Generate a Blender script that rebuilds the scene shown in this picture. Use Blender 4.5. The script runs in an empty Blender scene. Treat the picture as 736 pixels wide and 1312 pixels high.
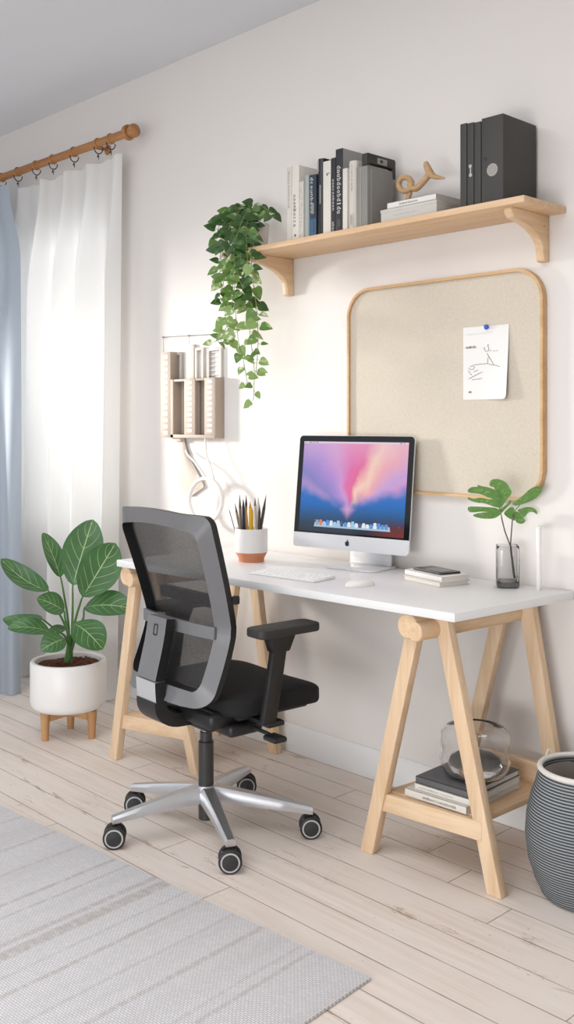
import bpy, bmesh, math, random
from mathutils import Vector, Matrix
random.seed(7)
PI = math.pi
sc = bpy.context.scene
COL = sc.collection
V = Vector
# ------------------------------------------------------------------ camera model (736 x 1312)
F, U0, V0 = 1277.0, 368.0, 543.0
CAM = V((3.0, -2.684, 1.26))
YAW = math.radians(46.1)
FW = (-math.sin(YAW), math.cos(YAW)); RT = (math.cos(YAW), math.sin(YAW))
def ray(u, v):
    r = (u-U0)/F
    return V((RT[0]*r+FW[0], RT[1]*r+FW[1], -(v-V0)/F))
def atz(u, v, z):
    d = ray(u, v); return CAM + d*((z-CAM.z)/d.z)
def aty(u, v, y):
    d = ray(u, v); return CAM + d*((y-CAM.y)/d.y)
def atd(u, v, t):
    return CAM + ray(u, v)*t
cam = bpy.data.cameras.new('camera'); co = bpy.data.objects.new('camera', cam); COL.objects.link(co)
cam.sensor_fit = 'VERTICAL'; cam.sensor_height = 36; cam.lens = F/1312*36
cam.shift_y = -(656-V0)/1312
co.location = CAM; co.rotation_euler = (PI/2, 0, YAW)
cam.clip_start = .05
sc.camera = co

# ------------------------------------------------------------------ materials
def lin(c):
    return tuple((x/12.92 if x <= .04045 else ((x+.055)/1.055)**2.4) for x in [k/255 for k in c])
class NT:
    def __init__(s, name):
        s.m = bpy.data.materials.new(name); s.m.use_nodes = True
        s.n = s.m.node_tree.nodes; s.l = s.m.node_tree.links
        s.b = s.n['Principled BSDF']; s.out = s.n['Material Output']
    def node(s, t, **k):
        x = s.n.new(t)
        for a, b in k.items(): setattr(x, a, b)
        return x
    def put(s, sock, val):
        if hasattr(val, 'is_output') or isinstance(val, bpy.types.NodeSocket): s.l.new(val, sock)
        elif isinstance(val, (tuple, list)) and len(val) == 3 and sock.type == 'RGBA': sock.default_value = (*val, 1)
        else: sock.default_value = val
    def math(s, op, a, b=None, c=None, clamp=False):
        x = s.node('ShaderNodeMath', operation=op, use_clamp=clamp)
        s.put(x.inputs[0], a)
        if b is not None: s.put(x.inputs[1], b)
        if c is not None: s.put(x.inputs[2], c)
        return x.outputs[0]
    def mix(s, f, a, b, mode='MIX'):
        x = s.node('ShaderNodeMix', data_type='RGBA', blend_type=mode)
        s.put(x.inputs[0], f); s.put(x.inputs[6], a); s.put(x.inputs[7], b)
        return x.outputs[2]
    def noise(s, vec, scale, detail=3, rough=.5, dist=0, out=0):
        x = s.node('ShaderNodeTexNoise'); s.put(x.inputs['Vector'], vec)
        x.inputs['Scale'].default_value = scale; x.inputs['Detail'].default_value = detail
        x.inputs['Roughness'].default_value = rough; x.inputs['Distortion'].default_value = dist
        return x.outputs[out]
    def coord(s, kind='Object'):
        return s.node('ShaderNodeTexCoord').outputs[kind]
    def mapping(s, vec, scale=(1, 1, 1), rot=(0, 0, 0), loc=(0, 0, 0)):
        x = s.node('ShaderNodeMapping'); s.put(x.inputs['Vector'], vec)
        x.inputs['Scale'].default_value = scale; x.inputs['Rotation'].default_value = rot; x.inputs['Location'].default_value = loc
        return x.outputs[0]
    def ramp(s, f, stops, interp='LINEAR'):
        x = s.node('ShaderNodeValToRGB'); x.color_ramp.interpolation = interp
        e = x.color_ramp.elements
        while len(e) < len(stops): e.new(.5)
        for el, (p, c) in zip(e, stops):
            el.position = p; el.color = (*c, 1) if len(c) == 3 else c
        s.put(x.inputs[0], f); return x.outputs[0]
    def sep(s, vec):
        x = s.node('ShaderNodeSeparateXYZ'); s.put(x.inputs[0], vec); return x.outputs
    def comb(s, a, b, c):
        x = s.node('ShaderNodeCombineXYZ')
        for i, k in enumerate((a, b, c)): s.put(x.inputs[i], k)
        return x.outputs[0]
    def bump(s, h, strength=.3, dist=.002):
        x = s.node('ShaderNodeBump'); x.inputs['Strength'].default_value = strength; x.inputs['Distance'].default_value = dist
        s.put(x.inputs['Height'], h); s.l.new(x.outputs[0], s.b.inputs['Normal'])
    def smooth(s, x, lo, hi):
        k = s.node('ShaderNodeMapRange', interpolation_type='SMOOTHSTEP')
        s.put(k.inputs[0], x); k.inputs[1].default_value = lo; k.inputs[2].default_value = hi
        return k.outputs[0]
    def base(s, c): s.put(s.b.inputs['Base Color'], c)
    def set(s, **k):
        for a, b in k.items(): s.put(s.b.inputs[a.replace('_', ' ')], b)

def plain(name, c, rough=.5, metal=0, var=.06, scale=14, bump=0, bscale=200, spec=None, sheen=0):
    t = NT(name); co_ = t.coord()
    lc = lin(c)
    if var:
        n = t.noise(co_, scale, 3)
        t.base(t.mix(n, tuple(max(0, x*(1-var)) for x in lc), tuple(min(1, x*(1+var)) for x in lc)))
    else: t.base(lc)
    t.set(Roughness=rough, Metallic=metal)
    if spec is not None: t.b.inputs['Specular IOR Level'].default_value = spec
    if sheen: t.b.inputs['Sheen Weight'].default_value = sheen
    if bump: t.bump(t.noise(co_, bscale, 2), bump, .001)
    return t.m

def wood(name, c1, c2, axis=0, rough=.5, scale=1.0):
    t = NT(name); co_ = t.coord()
    s = [22*scale]*3; s[axis] = 1.6*scale
    m = t.mapping(co_, tuple(s))
    n1 = t.noise(m, 1.0, 4, .6, .6)
    s2 = [90*scale]*3; s2[axis] = 4*scale
    n2 = t.noise(t.mapping(co_, tuple(s2)), 1.0, 3, .6, .2)
    f = t.math('ADD', t.math('MULTIPLY', n1, .65), t.math('MULTIPLY', n2, .35))
    f = t.smooth(f, .3, .72)
    t.base(t.mix(f, lin(c2), lin(c1))); t.set(Roughness=rough)
    t.bump(n2, .08, .001)
    return t.m

M = {}
M['wood_x'] = wood('pale_oak_x', (233, 206, 174), (212, 178, 140), 0)
M['wood_y'] = wood('pale_oak_y', (231, 202, 168), (210, 174, 134), 1)
M['wood_z'] = wood('pale_oak_z', (235, 209, 178), (214, 181, 144), 2)
M['shelfwood'] = wood('shelf_oak', (228, 196, 160), (206, 168, 128), 0)
M['rodwood'] = wood('rod_wood', (190, 136, 84), (150, 98, 54), 0)
M['frame_wood'] = wood('frame_wood', (214, 178, 134), (192, 152, 106), 0, scale=.8)
M['stand_wood'] = wood('stand_wood', (205, 160, 112), (178, 130, 84), 2)
M['sculpt_wood'] = wood('sculpt_wood', (200, 166, 122), (168, 132, 90), 0, scale=1.5)
M['white_desk'] = plain('white_laminate', (231, 231, 231), .38, var=.01)
M['white_ceramic'] = plain('white_ceramic', (238, 236, 233), .35, var=.02)
M['matte_white'] = plain('matte_white', (236, 234, 231), .6, var=.02)
M['copper'] = plain('terracotta_copper', (205, 132, 92), .45, var=.12, scale=60)
M['black_plastic'] = plain('black_plastic', (26, 26, 27), .42, var=.1)
M['black_fabric'] = plain('black_fabric', (17, 17, 18), .85, var=.15, bump=.3, bscale=700)
M['grey_plastic'] = plain('grey_plastic', (112, 112, 114), .38, var=.04)
M['silver_plastic'] = plain('silver_plastic', (178, 178, 180), .35, var=.03)
M['dark_column'] = plain('dark_column', (52, 50, 50), .4, var=.06)
M['chrome'] = plain('polished_aluminium', (206, 207, 210), .36, .9, var=.02)
M['dark_metal'] = plain('dark_metal', (80, 80, 84), .35, .9, var=.05)
M['tyre'] = plain('tyre_black', (34, 34, 35), .55, var=.05)
M['ring_grey'] = plain('wheel_ring_grey', (176, 174, 172), .5, var=.03)
M['paper'] = plain('paper_white', (226, 225, 223), .8, var=.015)
M['pages'] = plain('page_block', (228, 224, 216), .85, var=.05, scale=300)
M['ink'] = plain('ink', (60, 58, 58), .8, var=0)
M['inklight'] = plain('ink_pale', (205, 205, 202), .8, var=0)
M['inkgrey'] = plain('ink_grey', (150, 148, 146), .8, var=0)
M['soil'] = None

def mesh_fabric():
    t = NT('backrest_mesh_fabric'); co_ = t.coord()
    w = t.node('ShaderNodeTexVoronoi'); t.put(w.inputs['Vector'], t.mapping(co_, (330, 330, 330)))
    w.inputs['Scale'].default_value = 1
    h = t.smooth(w.outputs['Distance'], .25, .5)
    tr = t.node('ShaderNodeBsdfTransparent'); mx = t.node('ShaderNodeMixShader')
    t.base(lin((52, 50, 50))); t.set(Roughness=.8)
    f = t.math('MULTIPLY_ADD', h, .08, .80)
    t.put(mx.inputs[0], f); t.l.new(tr.outputs[0], mx.inputs[1]); t.l.new(t.b.outputs[0], mx.inputs[2])
    t.l.new(mx.outputs[0], t.out.inputs[0]); return t.m
M['mesh_fabric'] = mesh_fabric()

def glass(name, c, rough=.02, alpha=.75, ior=1.35):
    t = NT(name); co_ = t.coord()
    n = t.noise(co_, 8, 2)
    t.base(t.mix(n, lin(c), tuple(min(1, x*1.04) for x in lin(c))))
    t.set(Roughness=rough, IOR=ior); t.b.inputs['Transmission Weight'].default_value = 1
    return t.m
M['smoke_glass'] = glass('smoky_glass', (234, 234, 235), ior=1.28)
M['dark_glass'] = glass('dark_glass', (120, 120, 122), ior=1.4)
M['clear_glass'] = glass('clear_glass', (252, 252, 253), ior=1.33)
M['lobe_glass'] = glass('lobe_glass', (252, 252, 253), ior=1.12)
def pane():
    t = NT('window_pane'); co_ = t.coord()
    tr = t.node('ShaderNodeBsdfTransparent'); mx = t.node('ShaderNodeMixShader')
    t.base(t.mix(t.noise(co_, 3, 2), (.9, .93, .95), (.95, .97, .98))); t.set(Roughness=.03)
    mx.inputs[0].default_value = .12
    t.l.new(tr.outputs[0], mx.inputs[1]); t.l.new(t.b.outputs[0], mx.inputs[2]); t.l.new(mx.outputs[0], t.out.inputs[0]); return t.m
M['pane'] = pane()

def cloth(name, c, trans=.5, clear=.06, tint=None):
    t = NT(name); co_ = t.coord()
    n = t.noise(t.mapping(co_, (40, 40, 260)), 1, 3)
    n2 = t.noise(t.mapping(co_, (300, 300, 30)), 1, 2)
    f = t.math('MULTIPLY_ADD', n, .5, t.math('MULTIPLY', n2, .5))
    lc = lin(c); colr = t.mix(f, tuple(x*.93 for x in lc), lc)
    t.base(colr); t.set(Roughness=.95); t.b.inputs['Specular IOR Level'].default_value = .05
    tl = t.node('ShaderNodeBsdfTranslucent'); t.put(tl.inputs[0], tint or colr)
    tr = t.node('ShaderNodeBsdfTransparent')
    m1 = t.node('ShaderNodeMixShader'); m1.inputs[0].default_value = trans
    t.l.new(t.b.outputs[0], m1.inputs[1]); t.l.new(tl.outputs[0], m1.inputs[2])
    m2 = t.node('ShaderNodeMixShader'); m2.inputs[0].default_value = clear
    t.l.new(m1.outputs[0], m2.inputs[1]); t.l.new(tr.outputs[0], m2.inputs[2])
    t.l.new(m2.outputs[0], t.out.inputs[0]); return t.m
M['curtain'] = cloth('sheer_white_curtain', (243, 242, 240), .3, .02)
M['curtain_shade'] = cloth('shade_tinted_curtain', (182, 192, 203), .25, .02)  # blue-grey base colour carries the shade on the left panel

def wall_mat(name, c, b=.05):
    t = NT(name); co_ = t.coord()
    n = t.noise(co_, 1.2, 4); lc = lin(c)
    t.base(t.mix(n, tuple(x*.975 for x in lc), tuple(min(1, x*1.02) for x in lc))); t.set(Roughness=.85)
    t.b.inputs['Specular IOR Level'].default_value = .2
    t.bump(t.noise(co_, 160, 3), b, .001); return t.m
M['wall'] = wall_mat('warm_white_paint', (227, 222, 218))
M['wall2'] = wall_mat('left_wall_paint', (222, 221, 220))
M['ceil'] = wall_mat('ceiling_paint', (222, 224, 228))
M['skirt'] = wall_mat('skirting_paint', (232, 231, 230), .02)
M['frame_paint'] = plain('window_frame_paint', (236, 236, 236), .45, var=.01)

def floor_mat():
    t = NT('whitewashed_boards'); co_ = t.coord(); X, Y, Z = t.sep(co_)
    w, L = .1115, 1.55
    yy = t.math('DIVIDE', t.math('ADD', Y, .022), w)
    row = t.math('FLOOR', yy); fy = t.math('FRACT', yy)
    wn = t.node('ShaderNodeTexWhiteNoise', noise_dimensions='1D'); t.put(wn.inputs['W'], row)
    xx = t.math('ADD', t.math('DIVIDE', X, L), t.math('MULTIPLY', wn.outputs[0], 7.3))
    cx = t.math('FLOOR', xx); fx = t.math('FRACT', xx)
    wn2 = t.node('ShaderNodeTexWhiteNoise', noise_dimensions='2D'); t.put(wn2.inputs['Vector'], t.comb(row, cx, 0))
    pid = wn2.outputs[0]
    dy = t.math('MULTIPLY', t.math('MINIMUM', fy, t.math('SUBTRACT', 1, fy)), w)
    dx = t.math('MULTIPLY', t.math('MINIMUM', fx, t.math('SUBTRACT', 1, fx)), L)
    d = t.math('MINIMUM', dx, dy)
    jit = t.math('MULTIPLY', t.noise(t.mapping(co_, (9, 30, 1)), 1, 3), .0026)
    gap = t.math('SUBTRACT', 1, t.smooth(t.math('SUBTRACT', d, jit), -.0009, .0012))
    g = t.noise(t.mapping(t.comb(X, t.math('MULTIPLY_ADD', pid, 3, Y), 0), (2.2, 45, 1)), 1, 4, .62, .5)
    blot = t.noise(t.mapping(co_, (3.0, 6.0, 1)), 1, 4, .6)
    base = t.mix(t.smooth(g, .32, .7), lin((228, 214, 203)), lin((243, 233, 224)))
    base = t.mix(t.smooth(blot, .38, .66), base, lin((238, 229, 221)))
    base = t.mix(t.math('MULTIPLY', pid, .3), base, lin((228, 212, 199)))
    wear = t.noise(t.mapping(co_, (7, 26, 1), loc=(3.3, 1.2, 0)), 1, 5, .7, .8)
    big = t.noise(t.mapping(co_, (1.7, 3.2, 1), loc=(1.1, .4, 0)), 1, 2)
    edge = t.math('SUBTRACT', 1, t.smooth(dy, .0, .03))
    wm = t.math('MULTIPLY', t.smooth(t.math('MULTIPLY_ADD', edge, .07, wear), .60, .70), t.smooth(big, .47, .62))
    base = t.mix(t.math('MULTIPLY', wm, .62), base, lin((172, 144, 118)))
    specks = t.smooth(t.noise(t.mapping(co_, (60, 130, 1)), 1, 2), .69, .74)
    base = t.mix(t.math('MULTIPLY', specks, t.math('MULTIPLY', t.smooth(big, .4, .6), .5)), base, lin((150, 120, 96)))
    col = t.mix(t.math('MULTIPLY', gap, .78), base, lin((120, 98, 80)))
    t.base(col); t.set(Roughness=.62); t.b.inputs['Specular IOR Level'].default_value = .3
    h = t.math('SUBTRACT', t.math('MULTIPLY', g, .15), gap)
    t.bump(h, .25, .002); return t.m
M['floor'] = floor_mat()

RUG_STRIPES = [(-.163, .004, .35), (-.20, .0025, .25), (-.33, .006, .4), (-.43, .004, .25), (-.545, .005, .45), (-.61, .003, .25), (-.69, .02, .55), (-.735, .008, .45), (-.85, .003, .4), (-.91, .005, .5), (-1.06, .004, .3), (-1.2, .006, .4), (-1.38, .004, .35), (-1.6, .02, .5), (-1.9, .006, .4)]
def rug_mat():
    t = NT('woven_rug'); co_ = t.coord(); X, Y, Z = t.sep(co_)
    br = t.node('ShaderNodeTexBrick'); t.put(br.inputs['Vector'], t.mapping(co_, (1, 1, 1)))
    br.inputs['Scale'].default_value = 1; br.inputs['Brick Width'].default_value = .011; br.inputs['Row Height'].default_value = .0062
    br.inputs['Mortar Size'].default_value = .0012; br.inputs['Mortar Smooth'].default_value = 1.0
    br.inputs['Color1'].default_value = (1, 1, 1, 1); br.inputs['Color2'].default_value = (.85, .85, .85, 1); br.inputs['Mortar'].default_value = (.25, .25, .25, 1)
    base = t.mix(br.outputs['Color'], lin((166, 162, 163)), lin((241, 240, 243)))
    wob = t.math('MULTIPLY', t.noise(t.mapping(co_, (3, 5, 1)), 1, 2), .012)
    m = None
    for x, w, a in RUG_STRIPES:
        d = t.math('ABSOLUTE', t.math('SUBTRACT', t.math('ADD', X, wob), x))
        k = t.math('MULTIPLY', t.math('SUBTRACT', 1, t.smooth(d, w*.6, w+.006)), a)
        m = k if m is None else t.math('MAXIMUM', m, k)
    fl = t.noise(t.mapping(co_, (30, 60, 1)), 1, 3)
    m = t.math('MULTIPLY', m, t.smooth(fl, .2, .6))
    base = t.mix(m, base, t.mix(br.outputs['Color'], lin((150, 138, 128)), lin((190, 180, 170))))
    base = t.mix(t.math('MULTIPLY', t.smooth(t.noise(t.mapping(co_, (9, .8, 1)), 1, 3), .45, .65), .18), base, lin((196, 190, 186)))
    t.base(base); t.set(Roughness=.95)
    t.bump(br.outputs['Color'], .5, .003); return t.m
M['rug'] = rug_mat()

def pinboard_mat():
    t = NT('linen_pinboard'); co_ = t.coord()
    a = t.noise(t.mapping(co_, (120, 120, 520)), 1, 2); b = t.noise(t.mapping(co_, (520, 120, 120)), 1, 2)
    f = t.math('MULTIPLY', t.math('ADD', a, b), .5)
    t.base(t.mix(t.smooth(f, .35, .65), lin((196, 186, 170)), lin((208, 198, 183)))); t.set(Roughness=.95)
    t.bump(f, .4, .002); return t.m
M['linen'] = pinboard_mat()

def basket_mat():
    t = NT('grey_coiled_rope'); co_ = t.coord(); X, Y, Z = t.sep(co_)
    k = t.math('FRACT', t.math('DIVIDE', Z, .0075))
    ang = t.math('ARCTAN2', Y, X)
    st = t.noise(t.comb(t.math('MULTIPLY', ang, 22), t.math('MULTIPLY', Z, 60), 0), 2.0, 3)
    f = t.smooth(t.math('ABSOLUTE', t.math('SUBTRACT', k, .5)), .1, .42)
    c = t.mix(f, t.mix(st, lin((138, 146, 150)), lin((172, 175, 175))), lin((58, 60, 64)))
    t.base(c); t.set(Roughness=.9); t.bump(st, .3, .002); return t.m
M['basket'] = basket_mat()
M['rope_white'] = plain('white_rope', (222, 218, 212), .9, var=.1, scale=90, bump=.4, bscale=300)
M['liner'] = plain('cream_liner', (206, 194, 182), .95, var=.04, bump=.2, bscale=300)

def leaf_mat(name, dark, light, vein, nv=5.5, gloss=.4, slant=.55):
    t = NT(name); U, W, _ = t.sep(t.coord('UV'))
    s = t.math('ABSOLUTE', t.math('SUBTRACT', W, .5))
    mid = t.math('SUBTRACT', 1, t.smooth(s, .006, .02))
    ph = t.math('FRACT', t.math('MULTIPLY', t.math('SUBTRACT', U, t.math('MULTIPLY', t.math('POWER', s, 1.25), slant*1.6)), nv))
    vd = t.math('MINIMUM', ph, t.math('SUBTRACT', 1, ph))
    vn = t.math('MULTIPLY', t.math('SUBTRACT', 1, t.smooth(vd, .012, .05)), t.math('SUBTRACT', 1, t.smooth(s, .3, .46)))
    vn = t.math('MULTIPLY', vn, .75)
    msk = t.math('MAXIMUM', mid, vn)
    n = t.noise(t.coord(), 18, 3)
    c = t.mix(n, lin(dark), lin(light)); c = t.mix(msk, c, lin(vein))
    t.base(c); t.set(Roughness=gloss); return t.m
M['leaf'] = leaf_mat('broad_leaf', (44, 84, 44), (74, 122, 64), (168, 194, 138))
M['stalk'] = plain('leaf_stalk', (76, 116, 58), .5, var=.15)
def soft_leaf(name, a, b, c, sc_=20):
    t = NT(name); n = t.noise(t.coord(), sc_, 3); n2 = t.noise(t.coord(), sc_*2.2, 2)
    col = t.mix(n, lin(a), lin(b)); col = t.mix(t.smooth(n2, .55, .68), col, lin(c))
    t.base(col); t.set(Roughness=.42)
    tl = t.node('ShaderNodeBsdfTranslucent'); t.put(tl.inputs[0], col)
    mx = t.node('ShaderNodeMixShader'); mx.inputs[0].default_value = .22
    t.l.new(t.b.outputs[0], mx.inputs[1]); t.l.new(tl.outputs[0], mx.inputs[2]); t.l.new(mx.outputs[0], t.out.inputs[0])
    return t.m
M['ivy_dark'] = soft_leaf('ivy_dark', (40, 72, 34), (70, 106, 48), (84, 124, 58))
M['ivy_mid'] = soft_leaf('ivy_mid', (72, 108, 50), (116, 152, 76), (168, 190, 128))
M['ivy_pale'] = soft_leaf('ivy_pale', (116, 150, 80), (158, 184, 114), (218, 224, 196))
M['vine_stem'] = plain('vine_stem', (120, 140, 84), .6, var=.15)
M['monstera'] = soft_leaf('monstera', (88, 136, 66), (122, 166, 92), (136, 178, 104), 40)
M['monstera_stem'] = plain('monstera_stem', (84, 84, 62), .5, var=.15)
t = NT('bark_soil'); n = t.noise(t.coord(), 70, 4, .7); t.base(t.ramp(n, [(.3, lin((52, 26, 16))), (.55, lin((104, 54, 34))), (.75, lin((150, 92, 64)))])); t.set(Roughness=.95); t.bump(n, 1, .01); M['soil'] = t.m

# ------------------------------------------------------------------ mesh builder
def rotz(a): return Matrix.Rotation(a, 4, 'Z')
class MB:
    def __init__(s): s.v = []; s.f = []; s.mi = []; s.uv = {}
    def add(s, vs, fs, mi=0, uvs=None):
        o = len(s.v); s.v += [V(p) for p in vs]
        for k, f in enumerate(fs):
            if uvs: s.uv[len(s.f)] = [uvs[i] for i in f]
            s.f.append([i+o for i in f]); s.mi.append(mi)
        return s
    def bm(s, b, mat=None, mi=0):
        b.verts.index_update()
        vs = [(mat @ x.co if mat else x.co.copy()) for x in b.verts]
        s.add(vs, [[x.index for x in f.verts] for f in b.faces], mi); b.free(); return s
    def box(s, lo, hi, bev=0, mi=0, mat=None, seg=2):
        b = bmesh.new(); bmesh.ops.create_cube(b, size=1)
        lo, hi = V(lo), V(hi)
        for x in b.verts: x.co = V([(lo[i]+hi[i])/2 + x.co[i]*(hi[i]-lo[i]) for i in range(3)])
        if bev: bmesh.ops.bevel(b, geom=list(b.edges), offset=bev, segments=seg, profile=.5, affect='EDGES')
        return s.bm(b, mat, mi)
    def beam(s, p0, p1, w, d, up=(0, 0, 1), bev=0, mi=0, w1=None, d1=None):
        """box beam from p0 to p1; w across, d along 'up'"""
        p0, p1 = V(p0), V(p1); z = (p1-p0); L = z.length; z.normalize()
        x = V(up).cross(z); x.normalize(); y = z.cross(x)
        m = Matrix((x, y, z)).transposed().to_4x4(); m.translation = p0
        b = bmesh.new(); bmesh.ops.create_cube(b, size=1)
        for q in b.verts:
            t_ = q.co.z+.5
            ww = w+(((w1 if w1 is not None else w)-w)*t_); dd = d+(((d1 if d1 is not None else d)-d)*t_)
            q.co = V((q.co.x*ww, q.co.y*dd, t_*L))
        if bev: bmesh.ops.bevel(b, geom=list(b.edges), offset=bev, segments=2, profile=.5, affect='EDGES')
        return s.bm(b, m, mi)
    def prism(s, poly, o, ux, uy, un, depth, bev=0, mi=0):
        """polygon in plane (ux,uy) at origin o extruded along un"""
        o, ux, uy, un = V(o), V(ux), V(uy), V(un)
        b = bmesh.new()
        vs = [b.verts.new(o+ux*x+uy*y) for x, y in poly]
        f = b.faces.new(vs)
        r = bmesh.ops.extrude_face_region(b, geom=[f])
        bmesh.ops.translate(b, vec=un*depth, verts=[g for g in r['geom'] if isinstance(g, bmesh.types.BMVert)])
        bmesh.ops.recalc_face_normals(b, faces=b.faces)
        if bev: bmesh.ops.bevel(b, geom=list(b.edges), offset=bev, segments=2, profile=.5, affect='EDGES')
        return s.bm(b, None, mi)
    def tube(s, pts, r, n=10, closed=False, mi=0, cap=True):
        pts = [V(p) for p in pts]; N = len(pts)
        rr = r if isinstance(r, (list, tuple)) else [r]*N
        vs = []; nrm = None
        for i in range(N):
            if closed: d = pts[(i+1) % N]-pts[i-1]
            else: d = pts[min(i+1, N-1)]-pts[max(i-1, 0)]
            d.normalize()
            if nrm is None:
                nrm = d.orthogonal().normalized()
            else:
                nrm = nrm - d*nrm.dot(d)
                if nrm.length < 1e-6: nrm = d.orthogonal()
                nrm.normalize()
            bi = d.cross(nrm)
            for k in range(n):
                a = 2*PI*k/n; vs.append(pts[i]+(nrm*math.cos(a)+bi*math.sin(a))*rr[i])
        fs = []
        for i in range(N if closed else N-1):
            j = (i+1) % N
            for k in range(n):
                fs.append([i*n+k, i*n+(k+1) % n, j*n+(k+1) % n, j*n+k])
        if cap and not closed:
            fs.append(list(range(n))[::-1]); fs.append([(N-1)*n+k for k in range(n)])
        return s.add(vs, fs, mi)
    def cyl(s, p0, p1, r0, r1=None, n=24, mi=0, bev=0):
        r1 = r0 if r1 is None else r1; p0, p1 = V(p0), V(p1)
        if bev:
            d = (p1-p0).normalized()
            return s.tube([p0, p0, p0+d*bev, p1-d*bev, p1, p1][1:5], [r0-bev, r0, r1, r1-bev], n, mi=mi)
        return s.tube([p0, p1], [r0, r1], n, mi=mi)
    def lathe(s, prof, c=(0, 0, 0), n=48, mi=0, closed=False, mat=None, arc=None):
        c = V(c); vs = []; fs = []
        a0, a1 = arc or (0, 2*PI); full = arc is None
        nn = n if full else n+1
        for r, z in prof:
            for k in range(nn):
                a = a0+(a1-a0)*k/n
                p = V((r*math.cos(a), r*math.sin(a), z)); vs.append((mat @ p if mat else p)+c)
        m = len(prof)
        for i in range(m if closed else m-1):
            j = (i+1) % m
            for k in range(n):
                k2 = (k+1) % nn
                fs.append([i*nn+k, i*nn+k2, j*nn+k2, j*nn+k])
        if full and not closed:
            if prof[0][0] > 1e-6: fs.append(list(range(n))[::-1])
            if prof[-1][0] > 1e-6: fs.append([(m-1)*n+k for k in range(n)])
        return s.add(vs, fs, mi)
    def torus(s, c, R, r, axis, n=28, k=8, mi=0):
        ax = V(axis).normalized(); x = ax.orthogonal().normalized(); y = ax.cross(x)
        return s.tube([V(c)+(x*math.cos(2*PI*i/n)+y*math.sin(2*PI*i/n))*R for i in range(n)], r, k, True, mi)
    def sphere(s, c, r, mi=0, sc_=(1, 1, 1), n=20):
        b = bmesh.new(); bmesh.ops.create_uvsphere(b, u_segments=n, v_segments=n//2, radius=r)
        for x in b.verts: x.co = V((x.co.x*sc_[0], x.co.y*sc_[1], x.co.z*sc_[2]))+V(c)
        return s.bm(b, None, mi)
    def grid(s, fn, nu, nv, mi=0, uv=True):
        vs = []; uvs = []
        for i in range(nu+1):
            for j in range(nv+1):
                vs.append(fn(i/nu, j/nv)); uvs.append((i/nu, j/nv))
        fs = [[i*(nv+1)+j, (i+1)*(nv+1)+j, (i+1)*(nv+1)+j+1, i*(nv+1)+j+1] for i in range(nu) for j in range(nv)]
        return s.add(vs, fs, mi, uvs if uv else None)
    def build(s, name, mats, parent=None, org=(0, 0, 0), angle=38, world=True, kind=None):
        """verts are world (or thing-local when world=False); org = location of the object for top-level meshes"""
        me = bpy.data.meshes.new(name)
        if parent is not None and world:
            inv = WM[parent.name].inverted(); pts = [inv @ p for p in s.v]
        else:
            o = V(org); pts = [p-o for p in s.v] if world else s.v
        me.from_pydata([tuple(p) for p in pts], [], s.f)
        for m in (mats if isinstance(mats, (list, tuple)) else [mats]): me.materials.append(m)
        me.polygons.foreach_set('material_index', s.mi)
        if s.uv:
            l = me.uv_layers.new(name='UVMap')
            for fi, us in s.uv.items():
                p = me.polygons[fi]
                for k, li in enumerate(p.loop_indices): l.data[li].uv = us[k]
        me.validate()
        b = bmesh.new(); b.from_mesh(me); bmesh.ops.recalc_face_normals(b, faces=b.faces) if not s.uv else None; b.to_mesh(me); b.free()
        me.polygons.foreach_set('use_smooth', [True]*len(me.polygons))
        me.set_sharp_from_angle(angle=math.radians(angle))
        ob = bpy.data.objects.new(name, me); COL.objects.link(ob)
        if parent is not None:
            ob.parent = parent; WM[ob.name] = WM[parent.name].copy()
        else:
            ob.location = org; WM[ob.name] = Matrix.Translation(org)
        if kind: ob['kind'] = kind
        return ob
WM = {}
def tag(o, label, cat, group=None):
    o['label'] = label; o['category'] = cat
    if group: o['group'] = group
    return o
def thing(name, label, cat, loc=(0, 0, 0), rz=0, group=None):
    o = bpy.data.objects.new(name, None); COL.objects.link(o); o.empty_display_size = .05
    o.location = loc; o.rotation_euler = (0, 0, rz)
    WM[o.name] = Matrix.Translation(loc) @ rotz(rz)
    return tag(o, label, cat, group)
def structure(mb, name, m, parent=None):
    o = mb.build(name, m, parent); o['kind'] = 'structure'; return o
def rrect(w, h, r, n=6, cx=0, cy=0):
    out = []
    for (sx, sy, a0) in ((1, 1, 0), (-1, 1, 90), (-1, -1, 180), (1, -1, 270)):
        for k in range(n+1):
            a = math.radians(a0+90*k/n)
            out.append((cx+sx*(w/2-r)+r*math.cos(a), cy+sy*(h/2-r)+r*math.sin(a)))
    return out
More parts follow.
